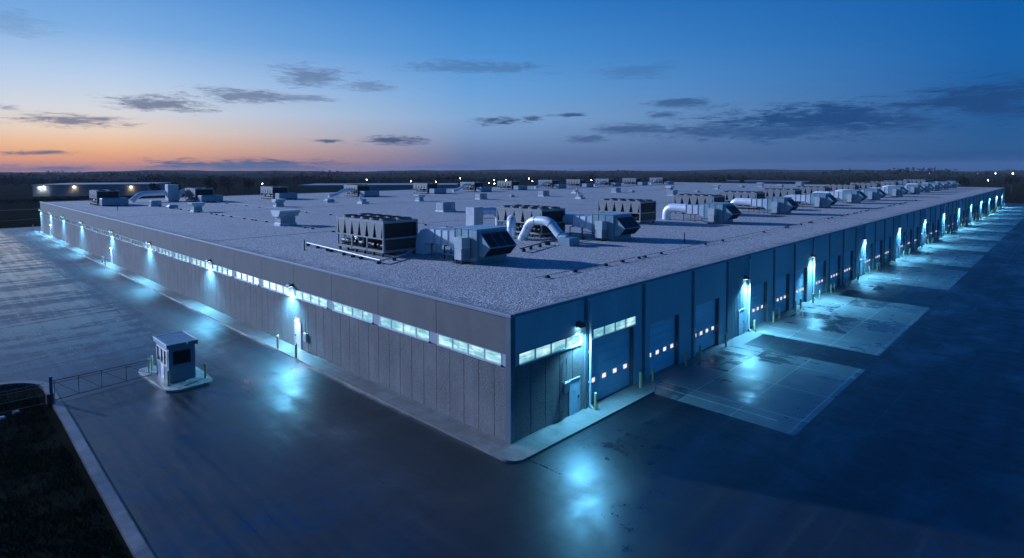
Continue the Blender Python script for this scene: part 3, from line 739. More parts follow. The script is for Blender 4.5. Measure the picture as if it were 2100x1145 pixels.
# ------------------------------------------------------------------ rooftop equipment
ZR = 6.6
def make_chiller(Ln, nv, Wd=4.1):
    """air-cooled chiller: V-shaped coil bank above an open machinery frame, fans on top. origin: front left corner"""
    r = empty('chiller'); z0, zm, z1 = .32, 1.50, 2.95
    b = MB(); p_ = .13
    for xx in (0, Wd-p_):
        for k in range(4):
            yy = (Ln-p_)*k/3
            b.box(xx, xx+p_, yy, yy+p_, z0, zm) if 0 < k < 3 else b.box(xx, xx+p_, yy, yy+p_, z0, z1)
        b.box(xx, xx+p_, p_, Ln-p_, z0+.001, z0+.2); b.box(xx+.01, xx+p_-.01, p_, Ln-p_, zm-.06, zm+.06); b.box(xx+.005, xx+p_-.005, p_, Ln-p_, z1-.12, z1-.001)
    for yy in (0, Ln-p_):
        b.box(p_, Wd-p_, yy+.001, yy+p_-.001, z0+.001, z0+.2); b.box(p_, Wd-p_, yy+.01, yy+p_-.01, zm-.08, zm+.06); b.box(p_, Wd-p_, yy+.005, yy+p_-.005, z1-.14, z1-.002)
        b.box(Wd/2-.1, Wd/2+.1, yy+.02, yy+p_-.02, z0+.2, zm-.08)
    b.build('frame', M['chframe'], r)
    for k in range(6):
        yy = .2+(Ln-.6)*k/5
        for xx in (.02, Wd-.22): MB().box(xx, xx+.2, yy, yy+.22, 0, z0).build('foot', M['hardware'], r)
    MB().box(.16, Wd-.16, .06, Ln-.06, zm+.05, z1-.13).build('coil_bank', M['chcoil'], r)
    for xs in (.02, Wd-.09):
        b = MB(); pit = (Ln-2*p_)/nv
        for k in range(nv):
            yc = p_+pit*(k+.5); ht = pit*.49; hb = pit*.27
            za, zb = zm+.062, z1-.122
            vs = [(xs,yc-hb,za),(xs,yc+hb,za),(xs,yc+ht,zb),(xs,yc-ht,zb)]
            b.add(vs+[(q[0]+.07,q[1],q[2]) for q in vs], [(0,3,2,1),(4,5,6,7),(0,1,5,4),(1,2,6,5),(2,3,7,6),(3,0,4,7)])
        b.build('coil_panel', M['fins'], r)
    MB().box(-.02, Wd+.02, -.02, Ln+.02, z1, z1+.07).build('top_deck', M['chframe'], r)
    nf = max(5, round(Ln/1.45))
    for k in range(nf):
        for xx in (Wd*.27, Wd*.73):
            yc = Ln*(k+.5)/nf; rr = min(.74, Ln/nf*.45)
            f_ = MB(); z2 = z1+.07
            f_.cyl((xx,yc,z2),(xx,yc,z2+.17),rr+.05,rr,n=20,caps=False); f_.cyl((xx,yc,z2+.17),(xx,yc,z2+.06),rr-.03,rr-.03,n=20,mi=1,caps=False)
            f_.add([(xx+(rr-.03 if q%2 else rr)*math.cos(2*math.pi*(q//2)/20),yc+(rr-.03 if q%2 else rr)*math.sin(2*math.pi*(q//2)/20),z2+.17) for q in range(40)], [(2*q,2*((q+1)%20),2*((q+1)%20)+1,2*q+1) for q in range(20)])
            fo = f_.build('fan', [M['fanring'], M['chcoil']], r)
            b = MB(); b.cyl((xx,yc,z2+.03),(xx,yc,z2+.04),rr-.02,n=20); b.cyl((xx,yc,z2+.04),(xx,yc,z2+.12),.16,n=10)
            for q in range(5):
                a = 2*math.pi*q/5; ca, sa = math.cos(a), math.sin(a)
                b.add([(xx+ca*.14-sa*.1,yc+sa*.14+ca*.1,z2+.11),(xx+ca*.14+sa*.1,yc+sa*.14-ca*.1,z2+.08),(xx+ca*(rr-.08)+sa*.2,yc+sa*(rr-.08)-ca*.2,z2+.08),(xx+ca*(rr-.08)-sa*.2,yc+sa*(rr-.08)+ca*.2,z2+.16)], [(0,1,2,3)])
            b.build('fan_blades', M['chcoil'], fo)
    b = MB(); b.box(.5, Wd-.5, .3, Ln-.4, z0+.1, z0+.16)
    for k in range(int(Ln/1.5)):
        yc = .8+k*1.5
        b.cyl((.75,yc,z0+.45),(.75,yc+.95,z0+.45),.26,n=12); b.cyl((Wd-.75,yc,z0+.45),(Wd-.75,yc+.95,z0+.45),.26,n=12); b.cyl((.55,yc+.3,z0+.3),(.55,yc+.3,zm-.1),.05,n=8)
    b.cyl((Wd/2,.3,z0+.6),(Wd/2,Ln-.4,z0+.6),.36,n=14)
    b.box(.6,Wd-.6,.35,.75,z0+.16,zm-.12)
    rnd = random.Random(3)
    for k in range(int(Ln*1.5)):
        yc = .4+rnd.random()*(Ln-.9); xx = rnd.choice((.22,.30,Wd-.26)); za = z0+.25+rnd.random()*.3
        b.tube([(xx,yc,za),(xx,yc,za+.35+rnd.random()*.35),(xx+.03,yc+.3+.3*rnd.random(),za+.5)], .028, 6, 1)
        if rnd.random() < .4: b.box(xx-.06,xx+.06,yc+.1,yc+.26,za+.1,za+.3,1)
    b.build('compressor', [M['chdark'], M['copper']], r)
    MB().cham(.18,Wd-.18,-.03,.05,z0+.2,zm-.09,.01).build('access_panel', M['chdark'], r)
    return r
def place(proto, first, loc, label, cat, group, rz=0):
    o = proto if first else dup(proto)
    o.location = loc; o.rotation_euler = (0,0,rz); tag(o, label, cat, group)
    return o
ch1 = make_chiller(7.6, 6, 3.6); ch1.location = (6.9,21.7,ZR)
tag(ch1, 'big rooftop chiller nearest the near corner, beside a bright pipe on blocks', 'chiller', 'chillers behind the loading-side air handlers')
ch2 = make_chiller(6.9, 5, 4.0)
CX = [26.3,46.5,67.2,85,103.4,123.8,146.6,171,192,211.5,240]
for i, xx in enumerate(CX):
    place(ch2, i == 0, (xx, 21.0+(.4 if i%2 else 0), ZR), 'chiller with V-shaped coil panels, %s behind the air handlers after the big one' % ORD[i], 'chiller', 'chillers behind the loading-side air handlers')
FX = [(5.9,123.5),(24.1,122.5),(41.0,121),(62.5,118),(86.5,119),(105.8,119.5),(124.4,121),(147.2,122),(163,121),(181,120),(200,119),(221,118)]
for i, (xx, yy) in enumerate(FX):
    place(ch2, False, (xx, yy, ZR), 'grey chiller at the far side of the roof, %s from the window wall' % ORD[i], 'chiller', 'chillers along the far side of the roof')
# low cabinet in front of the far chillers
def make_cab():
    r = empty('condenser_cabinet'); b = MB(); b.cham(0,4.6,0,2.3,.22,1.55,.12); b.build('case', M['bluebox'], r)
    b = MB(); [b.box(.2+q*1.05,1.1+q*1.05,-.03,-.002,.45,1.3) for q in range(4)]; b.build('side_panel', M['bluebox'], r)
    b = MB(); [b.box(.1+q*1.4,.3+q*1.4,.1,2.2,0,.22) for q in range(4)]; b.build('foot', M['hardware'], r)
    return r
cb = make_cab()
for i, (xx, yy) in enumerate(FX):
    place(cb, i == 0, (xx+.3, yy-3.0, ZR), 'low blue-grey cabinet in front of the %s chiller of the far row' % ORD[i], 'cabinet', 'cabinets before the far chillers')

def rect(w_, h_): return [(-w_/2,-h_/2),(w_/2,-h_/2),(w_/2,h_/2),(-w_/2,h_/2)]
def circ(r_, n_=16): return [(r_*math.cos(2*math.pi*i/n_), r_*math.sin(2*math.pi*i/n_)) for i in range(n_)]
def make_ahu(kind):
    """air handler: panelled casing, angled intake hood at the front (-y), supply duct behind. origin: front left foot corner"""
    r = empty('air_handler'); Wd = 3.3; D = 2.7; z0 = .30; z1 = 2.62
    MB().box(-.05,Wd+.05,.02,D+.03,.0,.16).build('curb', M['ventgrey'], r)
    b = MB(); b.box(0,Wd,.05,D,z0-.12,z1); 
    for yy in (.02,1.05,1.9,D-.04): b.box(-.035,Wd+.035,yy,yy+.08,z0-.10,z1+.035)
    b.build('casing', M['ahu'], r)
    b = MB(); b.box(-.06,Wd+.06,.0,D+.05,z1+.036,z1+.075); b.build('casing_roof', M['galv'], r)
    prof = [(.0,2.42),(-.16,2.42),(-1.30,1.32),(-.55,.55),(.0,.55)]
    b = MB(); b.prism_x(prof, .15, Wd-.15); ho = b.build('intake_hood', M['ahu'], r)
    def slab(p0, p1, x0, x1, off):
        (ya,za),(yb,zb) = p0,p1; d = Vector((yb-ya, zb-za)).normalized(); nrm = Vector((-d.y, d.x))
        if nrm.x > 0: nrm = -nrm
        A = (ya+d.x*.10, za+d.y*.10); B = (yb-d.x*.07, zb-d.y*.07); N = nrm*off
        return [(x0,A[0]+N.x,A[1]+N.y),(x1,A[0]+N.x,A[1]+N.y),(x1,B[0]+N.x,B[1]+N.y),(x0,B[0]+N.x,B[1]+N.y)]
    b = MB(); ww = (Wd-.42)/3
    for k in range(3):
        xa = .21+k*ww+.03; xb = .21+(k+1)*ww-.03
        for seg in ((prof[1],prof[2]),(prof[2],prof[3])):
            vs = slab(*seg, xa, xb, .012) + slab(*seg, xa, xb, -.02)
            b.add(vs, [(0,1,2,3),(4,7,6,5),(0,4,5,1),(1,5,6,2),(2,6,7,3),(3,7,4,0)])
    b.build('filter', M['filter'], ho)
    b = MB(); b.cham(-.95,-.08,.75,1.65,1.15,2.05,.03); b.cham(-.98,-.06,.78,1.60,.30,1.13,.02); cbx = b.build('control_cabinet', M['cab'], r)
    b = MB(); b.box(-.90,-.50,.735,.748,.38,1.05); b.box(-.45,-.12,.735,.748,.38,1.05); b.build('cabinet_door', M['ventgrey'], cbx)
    b = MB(); b.box(-.92,-.82,.8,.9,0,.3); b.box(-.92,-.82,1.48,1.58,0,.3); b.box(-1.15,-.06,.7,1.7,.0,.06); b.build('cabinet_stand', M['hardware'], cbx)
    # transition, then duct
    zc = 1.72; b = MB()
    b.add([(.1,D,.7),(Wd-.1,D,.7),(Wd-.1,D,2.5),(.1,D,2.5),(0,D+.8,1.12),(2.0,D+.8,1.12),(2.0,D+.8,2.32),(0,D+.8,2.32)], [(0,1,5,4),(1,2,6,5),(2,3,7,6),(3,0,4,7)])
    if kind == 0:
        pts = [(1.0,D+.8,zc),(1.0,D+3.75,zc)] + [(1.0,D+3.75+.95*math.sin(a),zc-.95+.95*math.cos(a)) for a in (R(15),R(32),R(50),R(68),R(82))] + [(1.0,D+4.71,.45),(1.0,D+4.71,.05)]
        b.sweep(pts, rect(2.0,1.2), Vector((1,0,0)))
    else:
        b.sweep([(1.0,D+.8,zc),(1.0,D+2.2,zc),(1.0,D+2.7,zc)], rect(2.0,1.2), Vector((1,0,0)))
        pts = [(1.0,D+2.7,zc+.05),(1.0,D+5.2,zc+.05)] + [(1.0,D+5.2+1.0*math.sin(a),zc-.95+1.0*math.cos(a)) for a in (R(22),R(45),R(68))] + [(1.0,D+6.2,zc-1.1),(1.0,D+6.2,.05)]
        b.sweep(pts, circ(.62), Vector((1,0,0)), 0, True)
    du = b.build('duct', M['duct'], r)
    b = MB()
    for k, yy in enumerate((D+.85, D+1.7, D+2.6)): b.sweep([(1.0,yy,zc),(1.0,yy+.07,zc)], rect(2.1,1.3), Vector((1,0,0)))
    b.build('duct_flange', M['galv'], du)
    for yy in (D+1.2, D+2.9):
        b = MB(); b.box(-.1,-.02,yy,yy+.08,0,zc-.62); b.box(2.02,2.10,yy,yy+.08,0,zc-.62); b.box(-.1,2.1,yy,yy+.08,zc-.70,zc-.61); b.build('duct_support', M['hardware'], r)
    b = MB(); b.cyl((-.45,1.7,.5),(-.45,D+2.6,.5),.06,n=8); b.cyl((-.2,1.7,.7),(-.2,D+1.0,.7),.045,n=8); b.cyl((-.45,D+.5,0),(-.45,D+.5,.5),.03,n=6); b.cyl((-.45,D+2.4,0),(-.45,D+2.4,.5),.03,n=6)
    b.build('coolant_pipe', M['copper'], r)
    return r
a0 = make_ahu(0); a1 = make_ahu(1)
AX = [(10.05,13.45,0),(29.5,14.0,1),(55.0,14.0,1),(77.0,13.8,1),(97.8,13.7,0),(118,13.5,1),(134,13.3,1),(156.5,13.0,0),(178.5,12.9,1),(193,12.8,1),(209.5,12.7,1),(226,12.6,0),(243,12.5,1)]
used = set()
for i, (xx, yy, k) in enumerate(AX):
    pr = (a0, a1)[k]; first = k not in used; used.add(k)
    place(pr, first, (xx, yy, ZR), 'grey air handler with angled intake hood, %s from the near corner' % ORD[i], 'air handler', 'air handlers along the loading side')

# round ducts standing free of the units
def gooseneck(label, pts, r_, side, feet=True, box=None):
    o = empty('round_duct', pts[0]); tag(o, label, 'duct')
    p0 = Vector(pts[0]); P = [Vector(q)-p0 for q in pts]
    # round the corners
    Q = [P[0]]
    for i in range(1, len(P)-1):
        a = P[i]+(P[i-1]-P[i]).normalized()*min(r_*1.6,(P[i-1]-P[i]).length*.45); c_ = P[i]+(P[i+1]-P[i]).normalized()*min(r_*1.6,(P[i+1]-P[i]).length*.45)
        for q in range(5):
            s_ = q/4; Q.append(a*(1-s_)**2+P[i]*2*s_*(1-s_)+c_*s_**2)
    Q.append(P[-1])
    MB().sweep(Q, circ(r_), side, 0, True).build('pipe', M['duct'], o)
    b = MB()
    for i in range(2, len(Q)-2, 4):
        d = (Q[i+1]-Q[i]).normalized(); b.cyl(Q[i]-d*.03, Q[i]+d*.03, r_*1.07, n=16)
    b.build('band', M['galv'], o)
    if box is not None:
        bx = MB(); bx.box(*box); bx.build('inlet_box', M['ahu'], o)
    return o
gooseneck('bright round duct bent up and over between the first two air handlers', [(23.8,21.6,6.62),(23.8,21.2,7.2),(23.8,20.3,8.7),(23.8,17.8,8.8),(23.8,16.3,7.35),(23.8,15.6,7.1)], .46, Vector((1,0,0)), box=(-.8,.8,-7.0,-5.6,.0,.75))
gooseneck('upright elbow duct beside the tall cabinet behind the first air handler', [(28.3,33.0,8.75),(29.7,31.9,8.85),(30.2,31.4,8.3),(30.2,31.4,6.62)], .5, Vector((0,1,0)))
gooseneck('short fat upright duct with a bent top behind the first intake hood', [(24.1,23.4,6.62),(24.1,23.4,8.0),(24.7,24.0,8.5),(25.4,24.6,8.5)], .48, Vector((0,1,0)))
gooseneck('long round duct lying across the roof by the first far chiller', [(13.8,131.5,6.9),(15.6,131.5,8.5),(20.6,131.5,8.6)], .55, Vector((0,1,0)))
gooseneck('bright round duct joining the pale cabinet to the second far chiller', [(22.6,130.0,7.0),(23.4,130,8.9),(26.5,130.4,9.0),(28.4,130.6,8.6)], .5, Vector((0,1,0)))
for i, (xx, yy) in list(enumerate(FX))[3::2]:
    gooseneck('bright bent duct on the roof beside the %s chiller of the far row' % ORD[i], [(xx-7.2,yy+2.0,7.0),(xx-5.0,yy+2.0,7.3),(xx-3.0,yy+1.6,8.4+.2*(i%3)),(xx-.3,yy+1.6,8.5+.2*(i%3))], .40, Vector((0,1,0)))
def roof_cabinet(loc, sx_, sy_, sz_, label):
    r = empty('rooftop_cabinet', loc); tag(r, label, 'cabinet')
    b = MB(); b.cham(0,sx_,0,sy_,.2,sz_,.05); b.build('case', M['cab'], r)
    b = MB(); b.box(.08,sx_/2-.02,-.03,-.002,.4,sz_-.2); b.box(sx_/2+.02,sx_-.08,-.03,-.002,.4,sz_-.2); b.build('door', M['cab'], r)
    MB().box(.05,sx_-.05,.05,sy_-.05,0,.2).build('plinth', M['hardware'], r)
roof_cabinet((26.7,32.2,ZR), 1.5, 1.5, 2.75, 'tall pale cabinet standing behind the first air handler')
roof_cabinet((20.6,129.5,ZR), 2.2, 2.2, 3.9, 'tall pale ribbed cabinet between the first two far chillers')

# exhaust vents
def v_hood():
    r = empty('roof_vent')
    b = MB(); b.box(-.85,.85,-.7,.7,0,.25); b.build('curb', M['ventwhite'], r)
    b = MB(); b.box(-.75,.75,-.6,.6,.25,.9); b.build('body', M['ventgrey'], r)
    b = MB(); b.prism_x([(-.65,.9),(.65,.9),(1.0,1.35),(1.0,1.5),(-1.0,1.5),(-1.0,1.35)], -1.0, 1.0); b.build('hood', M['ventwhite'], r)
    return r
def v_louv():
    r = empty('roof_vent')
    b = MB(); b.box(-1.3,1.3,-1.0,1.0,0,.25); b.build('curb', M['ventwhite'], r)
    b = MB(); b.cham(-1.2,1.2,-.9,.9,.25,1.5,.1); b.build('body', M['ventgrey'], r)
    b = MB(); [b.box(-1.26,-1.205,-.8,.8,.4+.16*q,.48+.16*q) for q in range(6)]; b.box(.3,1.0,-.95,-.905,.4,1.3); b.build('louver', M['cab'], r)
    return r
def v_low():
    r = empty('roof_vent')
    b = MB(); b.box(-.7,.7,-.6,.6,0,.3); b.build('curb', M['ventgrey'], r)
    b = MB(); b.add([(-.85,-.75,.3),(.85,-.75,.3),(.85,.75,.3),(-.85,.75,.3),(-.5,-.4,.62),(.5,-.4,.62),(.5,.4,.62),(-.5,.4,.62)], [(3,2,1,0),(0,1,5,4),(1,2,6,5),(2,3,7,6),(3,0,4,7),(4,5,6,7)]); b.build('cap', M['ventwhite'], r)
    return r
def v_fan():
    r = empty('roof_vent')
    b = MB(); b.box(-.8,.8,-.8,.8,0,.4); b.build('curb', M['ventwhite'], r)
    b = MB(); b.cyl((0,0,.4),(0,0,.75),.55,.75,n=18); b.cyl((0,0,.75),(0,0,.95),.75,.4,n=18); b.cyl((-.5,.2,.4),(-.5,.2,1.5),.14,n=10); b.build('fan_cap', M['ventwhite'], r)
    return r
protos = {'hood': v_hood(), 'louv': v_louv(), 'low': v_low(), 'fan': v_fan()}
VT = [('hood',13.9,55.3,1.35,'large flared exhaust hood on the open gravel left of the big chiller'),
      ('hood',14.0,89.9,1.1,'flared exhaust hood on a box base, on the conduit line nearest the window wall'),
      ('louv',13.7,113,.75,'small grey louvred box at the far end of the first conduit line'),
      ('low',14.1,103.5,1.1,'low dark cap vent between the louvred box and the flared hood'),
      ('hood',30.2,93.6,1.0,'pale hooded vent standing alone left of centre on the far gravel'),
      ('louv',44.3,59.0,1.1,'broad grey louvred vent box with a white skirt in mid roof'),
      ('low',44.6,100,1.2,'flat white vent cap on the far gravel before the third far chiller'),
      ('fan',46.9,89.8,1.1,'white fan vent with an upright stack beside the roof joint'),
      ('hood',60.7,88.4,1.0,'grey gooseneck vent at the roof joint right of the white fan vent'),
      ('louv',76.2,84.3,.95,'grey louvred box vent on the roof joint, centre of the far gravel'),
      ('low',89,86.5,.9,'low white cap vent just right of the central louvred box'),
      ('louv',98.5,83.6,1.0,'grey louvred box vent, last big one before the roof turns away'),
      ('fan',94,67.9,1.1,'white mushroom vent standing on mid roof behind the second chiller'),
      ('fan',118,88,1.2,'pale double vent with a stack, beyond the mushroom vent'),
      ('louv',131.5,82.8,1.0,'grey box vent beyond the third loading-side chiller'),
      ('low',136,80,1.0,'low cap vent next to the box vent beyond the third chiller'),
      ('louv',125,60,1.0,'grey box vent behind the fourth loading-side chiller'),
      ('low',148,64.5,1.0,'low white cap vent behind the fourth chiller, farther off'),
      ('hood',153,76.4,1.1,'hooded vent on the far gravel above the fourth chiller'),
      ('hood',180,73,1.0,'hooded vent, first of the far line on the right of the roof'),
      ('low',201,73,1.4,'white cap vent, second of the far line on the right of the roof'),
      ('hood',212,70,1.2,'hooded vent, third of the far line on the right of the roof'),
      ('low',219,65,1.5,'white cap vent, fourth of the far line on the right of the roof'),
      ('louv',229,61,1.3,'grey box vent, last of the far line on the right of the roof')]
seen = set()
for (k, xx, yy, sc, lb) in VT:
    o = place(protos[k], k not in seen, (xx, yy, ZR), lb, 'roof vent', 'vents on the gravel roof', R(random.choice((0,0,90)) if k != 'louv' else 0)); seen.add(k)
    o.scale = (sc,sc,sc)

# conduits on rubber blocks
def conduit(label, pts, r_, step, z=.16, gap=0.0, mat='pipe'):
    o = empty('roof_conduit', (pts[0][0],pts[0][1],ZR)); tag(o, label, 'conduit', 'conduits laid over the roof')
    P = [(a-pts[0][0], b_-pts[0][1], z+r_) for a, b_ in pts]
    b = MB()
    for (a, c_) in zip(P[:-1], P[1:]): b.cyl(a, c_, r_, n=8)
    for q in P[1:-1]: b.cyl((q[0],q[1],q[2]-r_*1.1),(q[0],q[1],q[2]+r_*1.1), r_*1.15, n=8)
    b.build('pipe', M[mat], o)
    rnd = random.Random(len(label)); s_ = 0; cnt = 0; bl = None
    for (a, c_) in zip(P[:-1], P[1:]):
        A, C_ = Vector(a), Vector(c_); n_ = int((C_-A).length/step)
        for q in range(n_+1):
            if cnt >= 60: break
            if step > 2.1 and rnd.random() < .4: continue
            u = (q+.3+rnd.uniform(-.42,.42))/max(1,n_+.6); p_ = A.lerp(C_, max(.01,min(.99,u)))
            if bl is None: bl = MB().cham(-.16,.16,-.11,.11,0,z-.004,.03).build('support_block', M['rubber'], o); ob = bl
            else: ob = bl.copy(); COL.objects.link(ob)
            ob.parent = o; ob.location = (p_.x+rnd.uniform(-.04,.04), p_.y, 0); ob.rotation_euler = (0,0,rnd.uniform(-.6,.6)); cnt += 1
conduit('thin conduit on dark blocks along the gravel nearest the window wall', [(14.0,37),(14.0,112)], .022, 2.6, mat='hardware')
conduit('thin conduit on dark blocks farther from the window wall', [(26.5,36),(26.5,118)], .022, 3.2, mat='hardware')
conduit('thin conduit on dark blocks running along the loading-side edge', [(8,5.6),(140,6.6)], .018, 2.3, mat='hardware')
conduit('bright pipe laid on blocks along the window side of the big chiller', [(6.0,33.4),(4.75,18.9)], .07, 2.0, .22)
conduit('bright pipe from the big chiller to the first air handler', [(4.75,18.8),(8.0,20.3),(11.9,23.2)], .06, 2.2, .2)
conduit('dark pipe on blocks from the first duct toward the second air handler', [(16.8,15.2),(22.4,16.9),(28.4,16.9)], .06, 1.6, .28, mat='hardware')
conduit('thin conduit crossing the middle of the gravel toward the third chiller', [(36,44),(46,31.5)], .025, 2.4, mat='hardware')
# stub pipes on the gravel
for i, (xx, yy, lb) in enumerate([(5.4,104.4,'thin dark stub pipe standing on the far left gravel'),(4.3,30.6,'thin dark stub pipe standing near the window-side roof edge'),(33.5,8.2,'thin dark stub pipe by the loading-side edge')]):
    o = MB().cyl((0,0,0),(0,0,1.0),.05,n=8); o.cyl((0,0,0),(0,0,.08),.14,.09,n=10)
    tag(o.build('stub_pipe', M['hardware'], None, (xx,yy,ZR)), lb, 'stub pipe')

# ------------------------------------------------------------------ surroundings
def leafy(b, cx_, cy_, z0, rx_, rz_, n_, sz, rnd):
    """leaf clumps through a lumpy crown"""
    lobes = [(rnd.uniform(-.55,.55), rnd.uniform(-.55,.55), rnd.uniform(-.35,.55), rnd.uniform(.45,.7)) for _ in range(6)]
    for _ in range(n_):
        lx, ly, lz, lr = rnd.choice(lobes)
        while True:
            a, c_, d = rnd.uniform(-1,1), rnd.uniform(-1,1), rnd.uniform(-1,1)
            if a*a+c_*c_+d*d < 1: break
        p_ = Vector((cx_+rx_*(lx+lr*a), cy_+rx_*(ly+lr*c_), z0+rz_*(1+lz+lr*d)))
        u = Vector((rnd.uniform(-1,1),rnd.uniform(-1,1),rnd.uniform(-1,1))).normalized(); v = u.orthogonal().normalized(); s_ = sz*rnd.uniform(.6,1.4)
        b.add([p_-u*s_, p_+v*s_*.8, p_+u*s_, p_-v*s_*.8], [(0,1,2,3)])
CAMP = Vector((-20.9,-20.4))
def polar(px, d):
    a = CAMYAW - math.atan((px-1050)/1204.7)
    return CAMP.x+d*math.cos(a), CAMP.y+d*math.sin(a)
rnd = random.Random(11)
def treeline(px0, px1, d, hgt, cnt, rowdepth, nl=26, prof=None):
    b = MB()
    for i in range(cnt):
        px = px0+(px1-px0)*(i+rnd.random())/cnt; dd = d+rnd.uniform(0,rowdepth); xx, yy = polar(px, dd/math.cos(math.atan((px-1050)/1204.7))**.0)
        h = (hgt if prof is None else prof(px))*(.86+.22*math.sin(px*.031+d)*math.sin(px*.0113+2*d))*rnd.uniform(.66,1.16)
        leafy(b, xx, yy, -.1, h*.55*rnd.uniform(.9,1.5), h*.5, nl, h*.13, rnd)
    return tag(b.build('treeline', M['leaf']), kind='stuff')
treeline(-500, 700, 560, 8.0, 330, 120)
treeline(560, 1500, 520, 7.0, 300, 120)
treeline(1400, 2700, 600, 7.5, 330, 140)
treeline(-600, 2800, 980, 10, 620, 240, 22, lambda px: 10.0 + (3.5 if 1640 < px < 1960 else 0) + 1.2*math.sin(px*.011))
treeline(-800, 3000, 1700, 11, 700, 400, 14, lambda px: 9.5 + 1.5*math.sin(px*.006+1))
# low wooded hills on the skyline
hb = MB(); NS = 140; rows = [(2150,-.1),(2300,1.0),(2450,1.0),(2590,-.2)]
for (d, kk) in rows:
    for i in range(NS+1):
        px = -900+4000*i/NS; a = CAMYAW - R(-62+124*i/NS)
        h = (6.0+2.6*math.sin(i*.21)+1.6*math.sin(i*.53+2)+.8*math.sin(i*1.7))*kk if kk > 0 else -.6
        hb.v.append((CAMP.x+d*math.cos(a), CAMP.y+d*math.sin(a), h))
for r_ in range(len(rows)-1):
    for i in range(NS):
        q = r_*(NS+1)+i; hb.f.append([q,q+1,q+NS+2,q+NS+1]); hb.m.append(0); hb.smooth.append(True)
tag(hb.build('hills', M['leaf']), kind='structure')
# single trees that stand out before the woods
def tree(px, d, h, label, wide=.36):
    xx, yy = polar(px, d); r = empty('tree', (xx,yy,-.05)); tag(r, label, 'tree', 'trees before the woods')
    b = MB(); b.cyl((0,0,0),(0.1,0,h*.45),h*.030,h*.018,n=8)
    for q in range(5):
        a = q*1.26; b.cyl((0.05,0,h*(.28+.04*q)),(math.cos(a)*h*.2,math.sin(a)*h*.2,h*(.55+.05*q)),h*.014,h*.005,n=6)
    b.build('trunk', M['bark'], r)
    b = MB(); leafy(b, 0, 0, h*.22, h*wide, h*.40, 420, h*.035, rnd); b.build('crown', M['leaf'], r)
for (px, d, h, lb) in [(318,330,8.5,'dark round tree at the right end of the lit far shed'),(352,300,9.0,'dark broad tree right of the lit far shed, over the first roof chiller'),(470,330,11.0,'tallest dark tree, behind the second far chiller'),
                       (510,335,10.0,'dark tree just right of the tallest one on the left'),(430,320,10.0,'dark tree just left of the tallest one on the left'),(560,350,9.0,'dark tree behind the third far chiller'),(-40,420,9,'dark tree left of the lit far shed'),
                       (860,420,8.5,'dark tree behind the right end of the long brick shed'),(1105,440,8.5,'dark tree behind the far chillers in the middle of the roof'),(1520,430,9.5,'dark tree above the fifth chiller of the loading-side row'),(1980,420,10,'dark tree beyond the far right corner of the warehouse'),(2075,430,11,'dark tall tree at the right picture edge beyond the yard')]:
    tree(px, d, h, lb)
# bushes at the foot of the far shed
b = MB()
for i in range(60):
    px = -40+360*i/60; xx, yy = polar(px, 318+rnd.uniform(0,12)); leafy(b, xx, yy, -.3, 1.6, .9, 26, .42, rnd)
tag(b.build('undergrowth', M['leaf']), kind='stuff')
# far sheds
def shed(name, pA, pB, depth, h, wallm, label, cat='building', endm=None):
    A, B = Vector(pA), Vector(pB); d = (B-A); ln = d.length; ang = math.atan2(d.y, d.x)
    r = empty(name, (A.x,A.y,0), ang); tag(r, label, cat)
    b = MB(); b.box(0,ln,0,depth,-.1,h); b.build('wall', wallm, r)
    if endm: MB().box(-.06,.0,.2,depth-.2,-.1,h-.6).build('end_wall', endm, r)
    b = MB(); b.box(-.3,ln+.3,-.3,depth+.3,h,h+.45); b.build('roof', M['farroof'], r)
    return r, ln
r1, ln1 = shed('warehouse_shed', polar(66,392), polar(300,372), 40, 5.6, M['farwall'], 'long low grey shed on the left with four lit wall lamps')
for k in range(5): MB().box(8+ln1*k/5, 11+ln1*k/5, -.07, -.001, 0, 3.6).build('shed_door', M['pilaster'], r1)
r2, ln2 = shed('brick_shed', polar(612,345), polar(935,330), 34, 4.6, M['farwall'], 'long low shed with a pale roof and a warm brick front, behind the far chillers', endm=M['brick'])
MB().box(.0,26,-.08,-.001,-.1,3.6).build('brick_front', M['brick'], r2)
r3, ln3 = shed('flat_shed', polar(1490,470), polar(1660,470), 20, 4.0, M['farwall'], 'low pale shed far behind the right half of the roof')
def shed_lamp(root, u, z_, e, label, mat, col):
    M_ = root.matrix_basis @ Vector((u,-.35,z_)); r = empty('shed_lamp', M_, root.rotation_euler.z); tag(r, label, 'wall lamp')
    MB().box(-.3,.3,-.25,.33,.12,.3).build('housing', M['housing'], r); MB().box(-.32,.32,-.30,.2,-.22,.118).build('lens', mat, r)
    lamp_light(r, (0,-.6,-.3), (R(-8),0,0), e, col)
bpy.context.view_layer.update()
shed_lamp(r1, ln1*.065*1, 4.6, 130, 'cool lamp at the left end of the far grey shed', M['coldlamp'], (.8,.95,1))
shed_lamp(r1, ln1*.10, 4.9, 420, 'brightest white lamp on the far grey shed', M['coldlamp'], (1,.93,.8))
shed_lamp(r1, ln1*.36, 4.9, 320, 'warm white lamp in the middle of the far grey shed', M['warmlamp'], (1,.85,.65))
shed_lamp(r1, ln1*.86, 4.6, 240, 'warm lamp near the right end of the far grey shed', M['warmlamp'], (1,.82,.6))
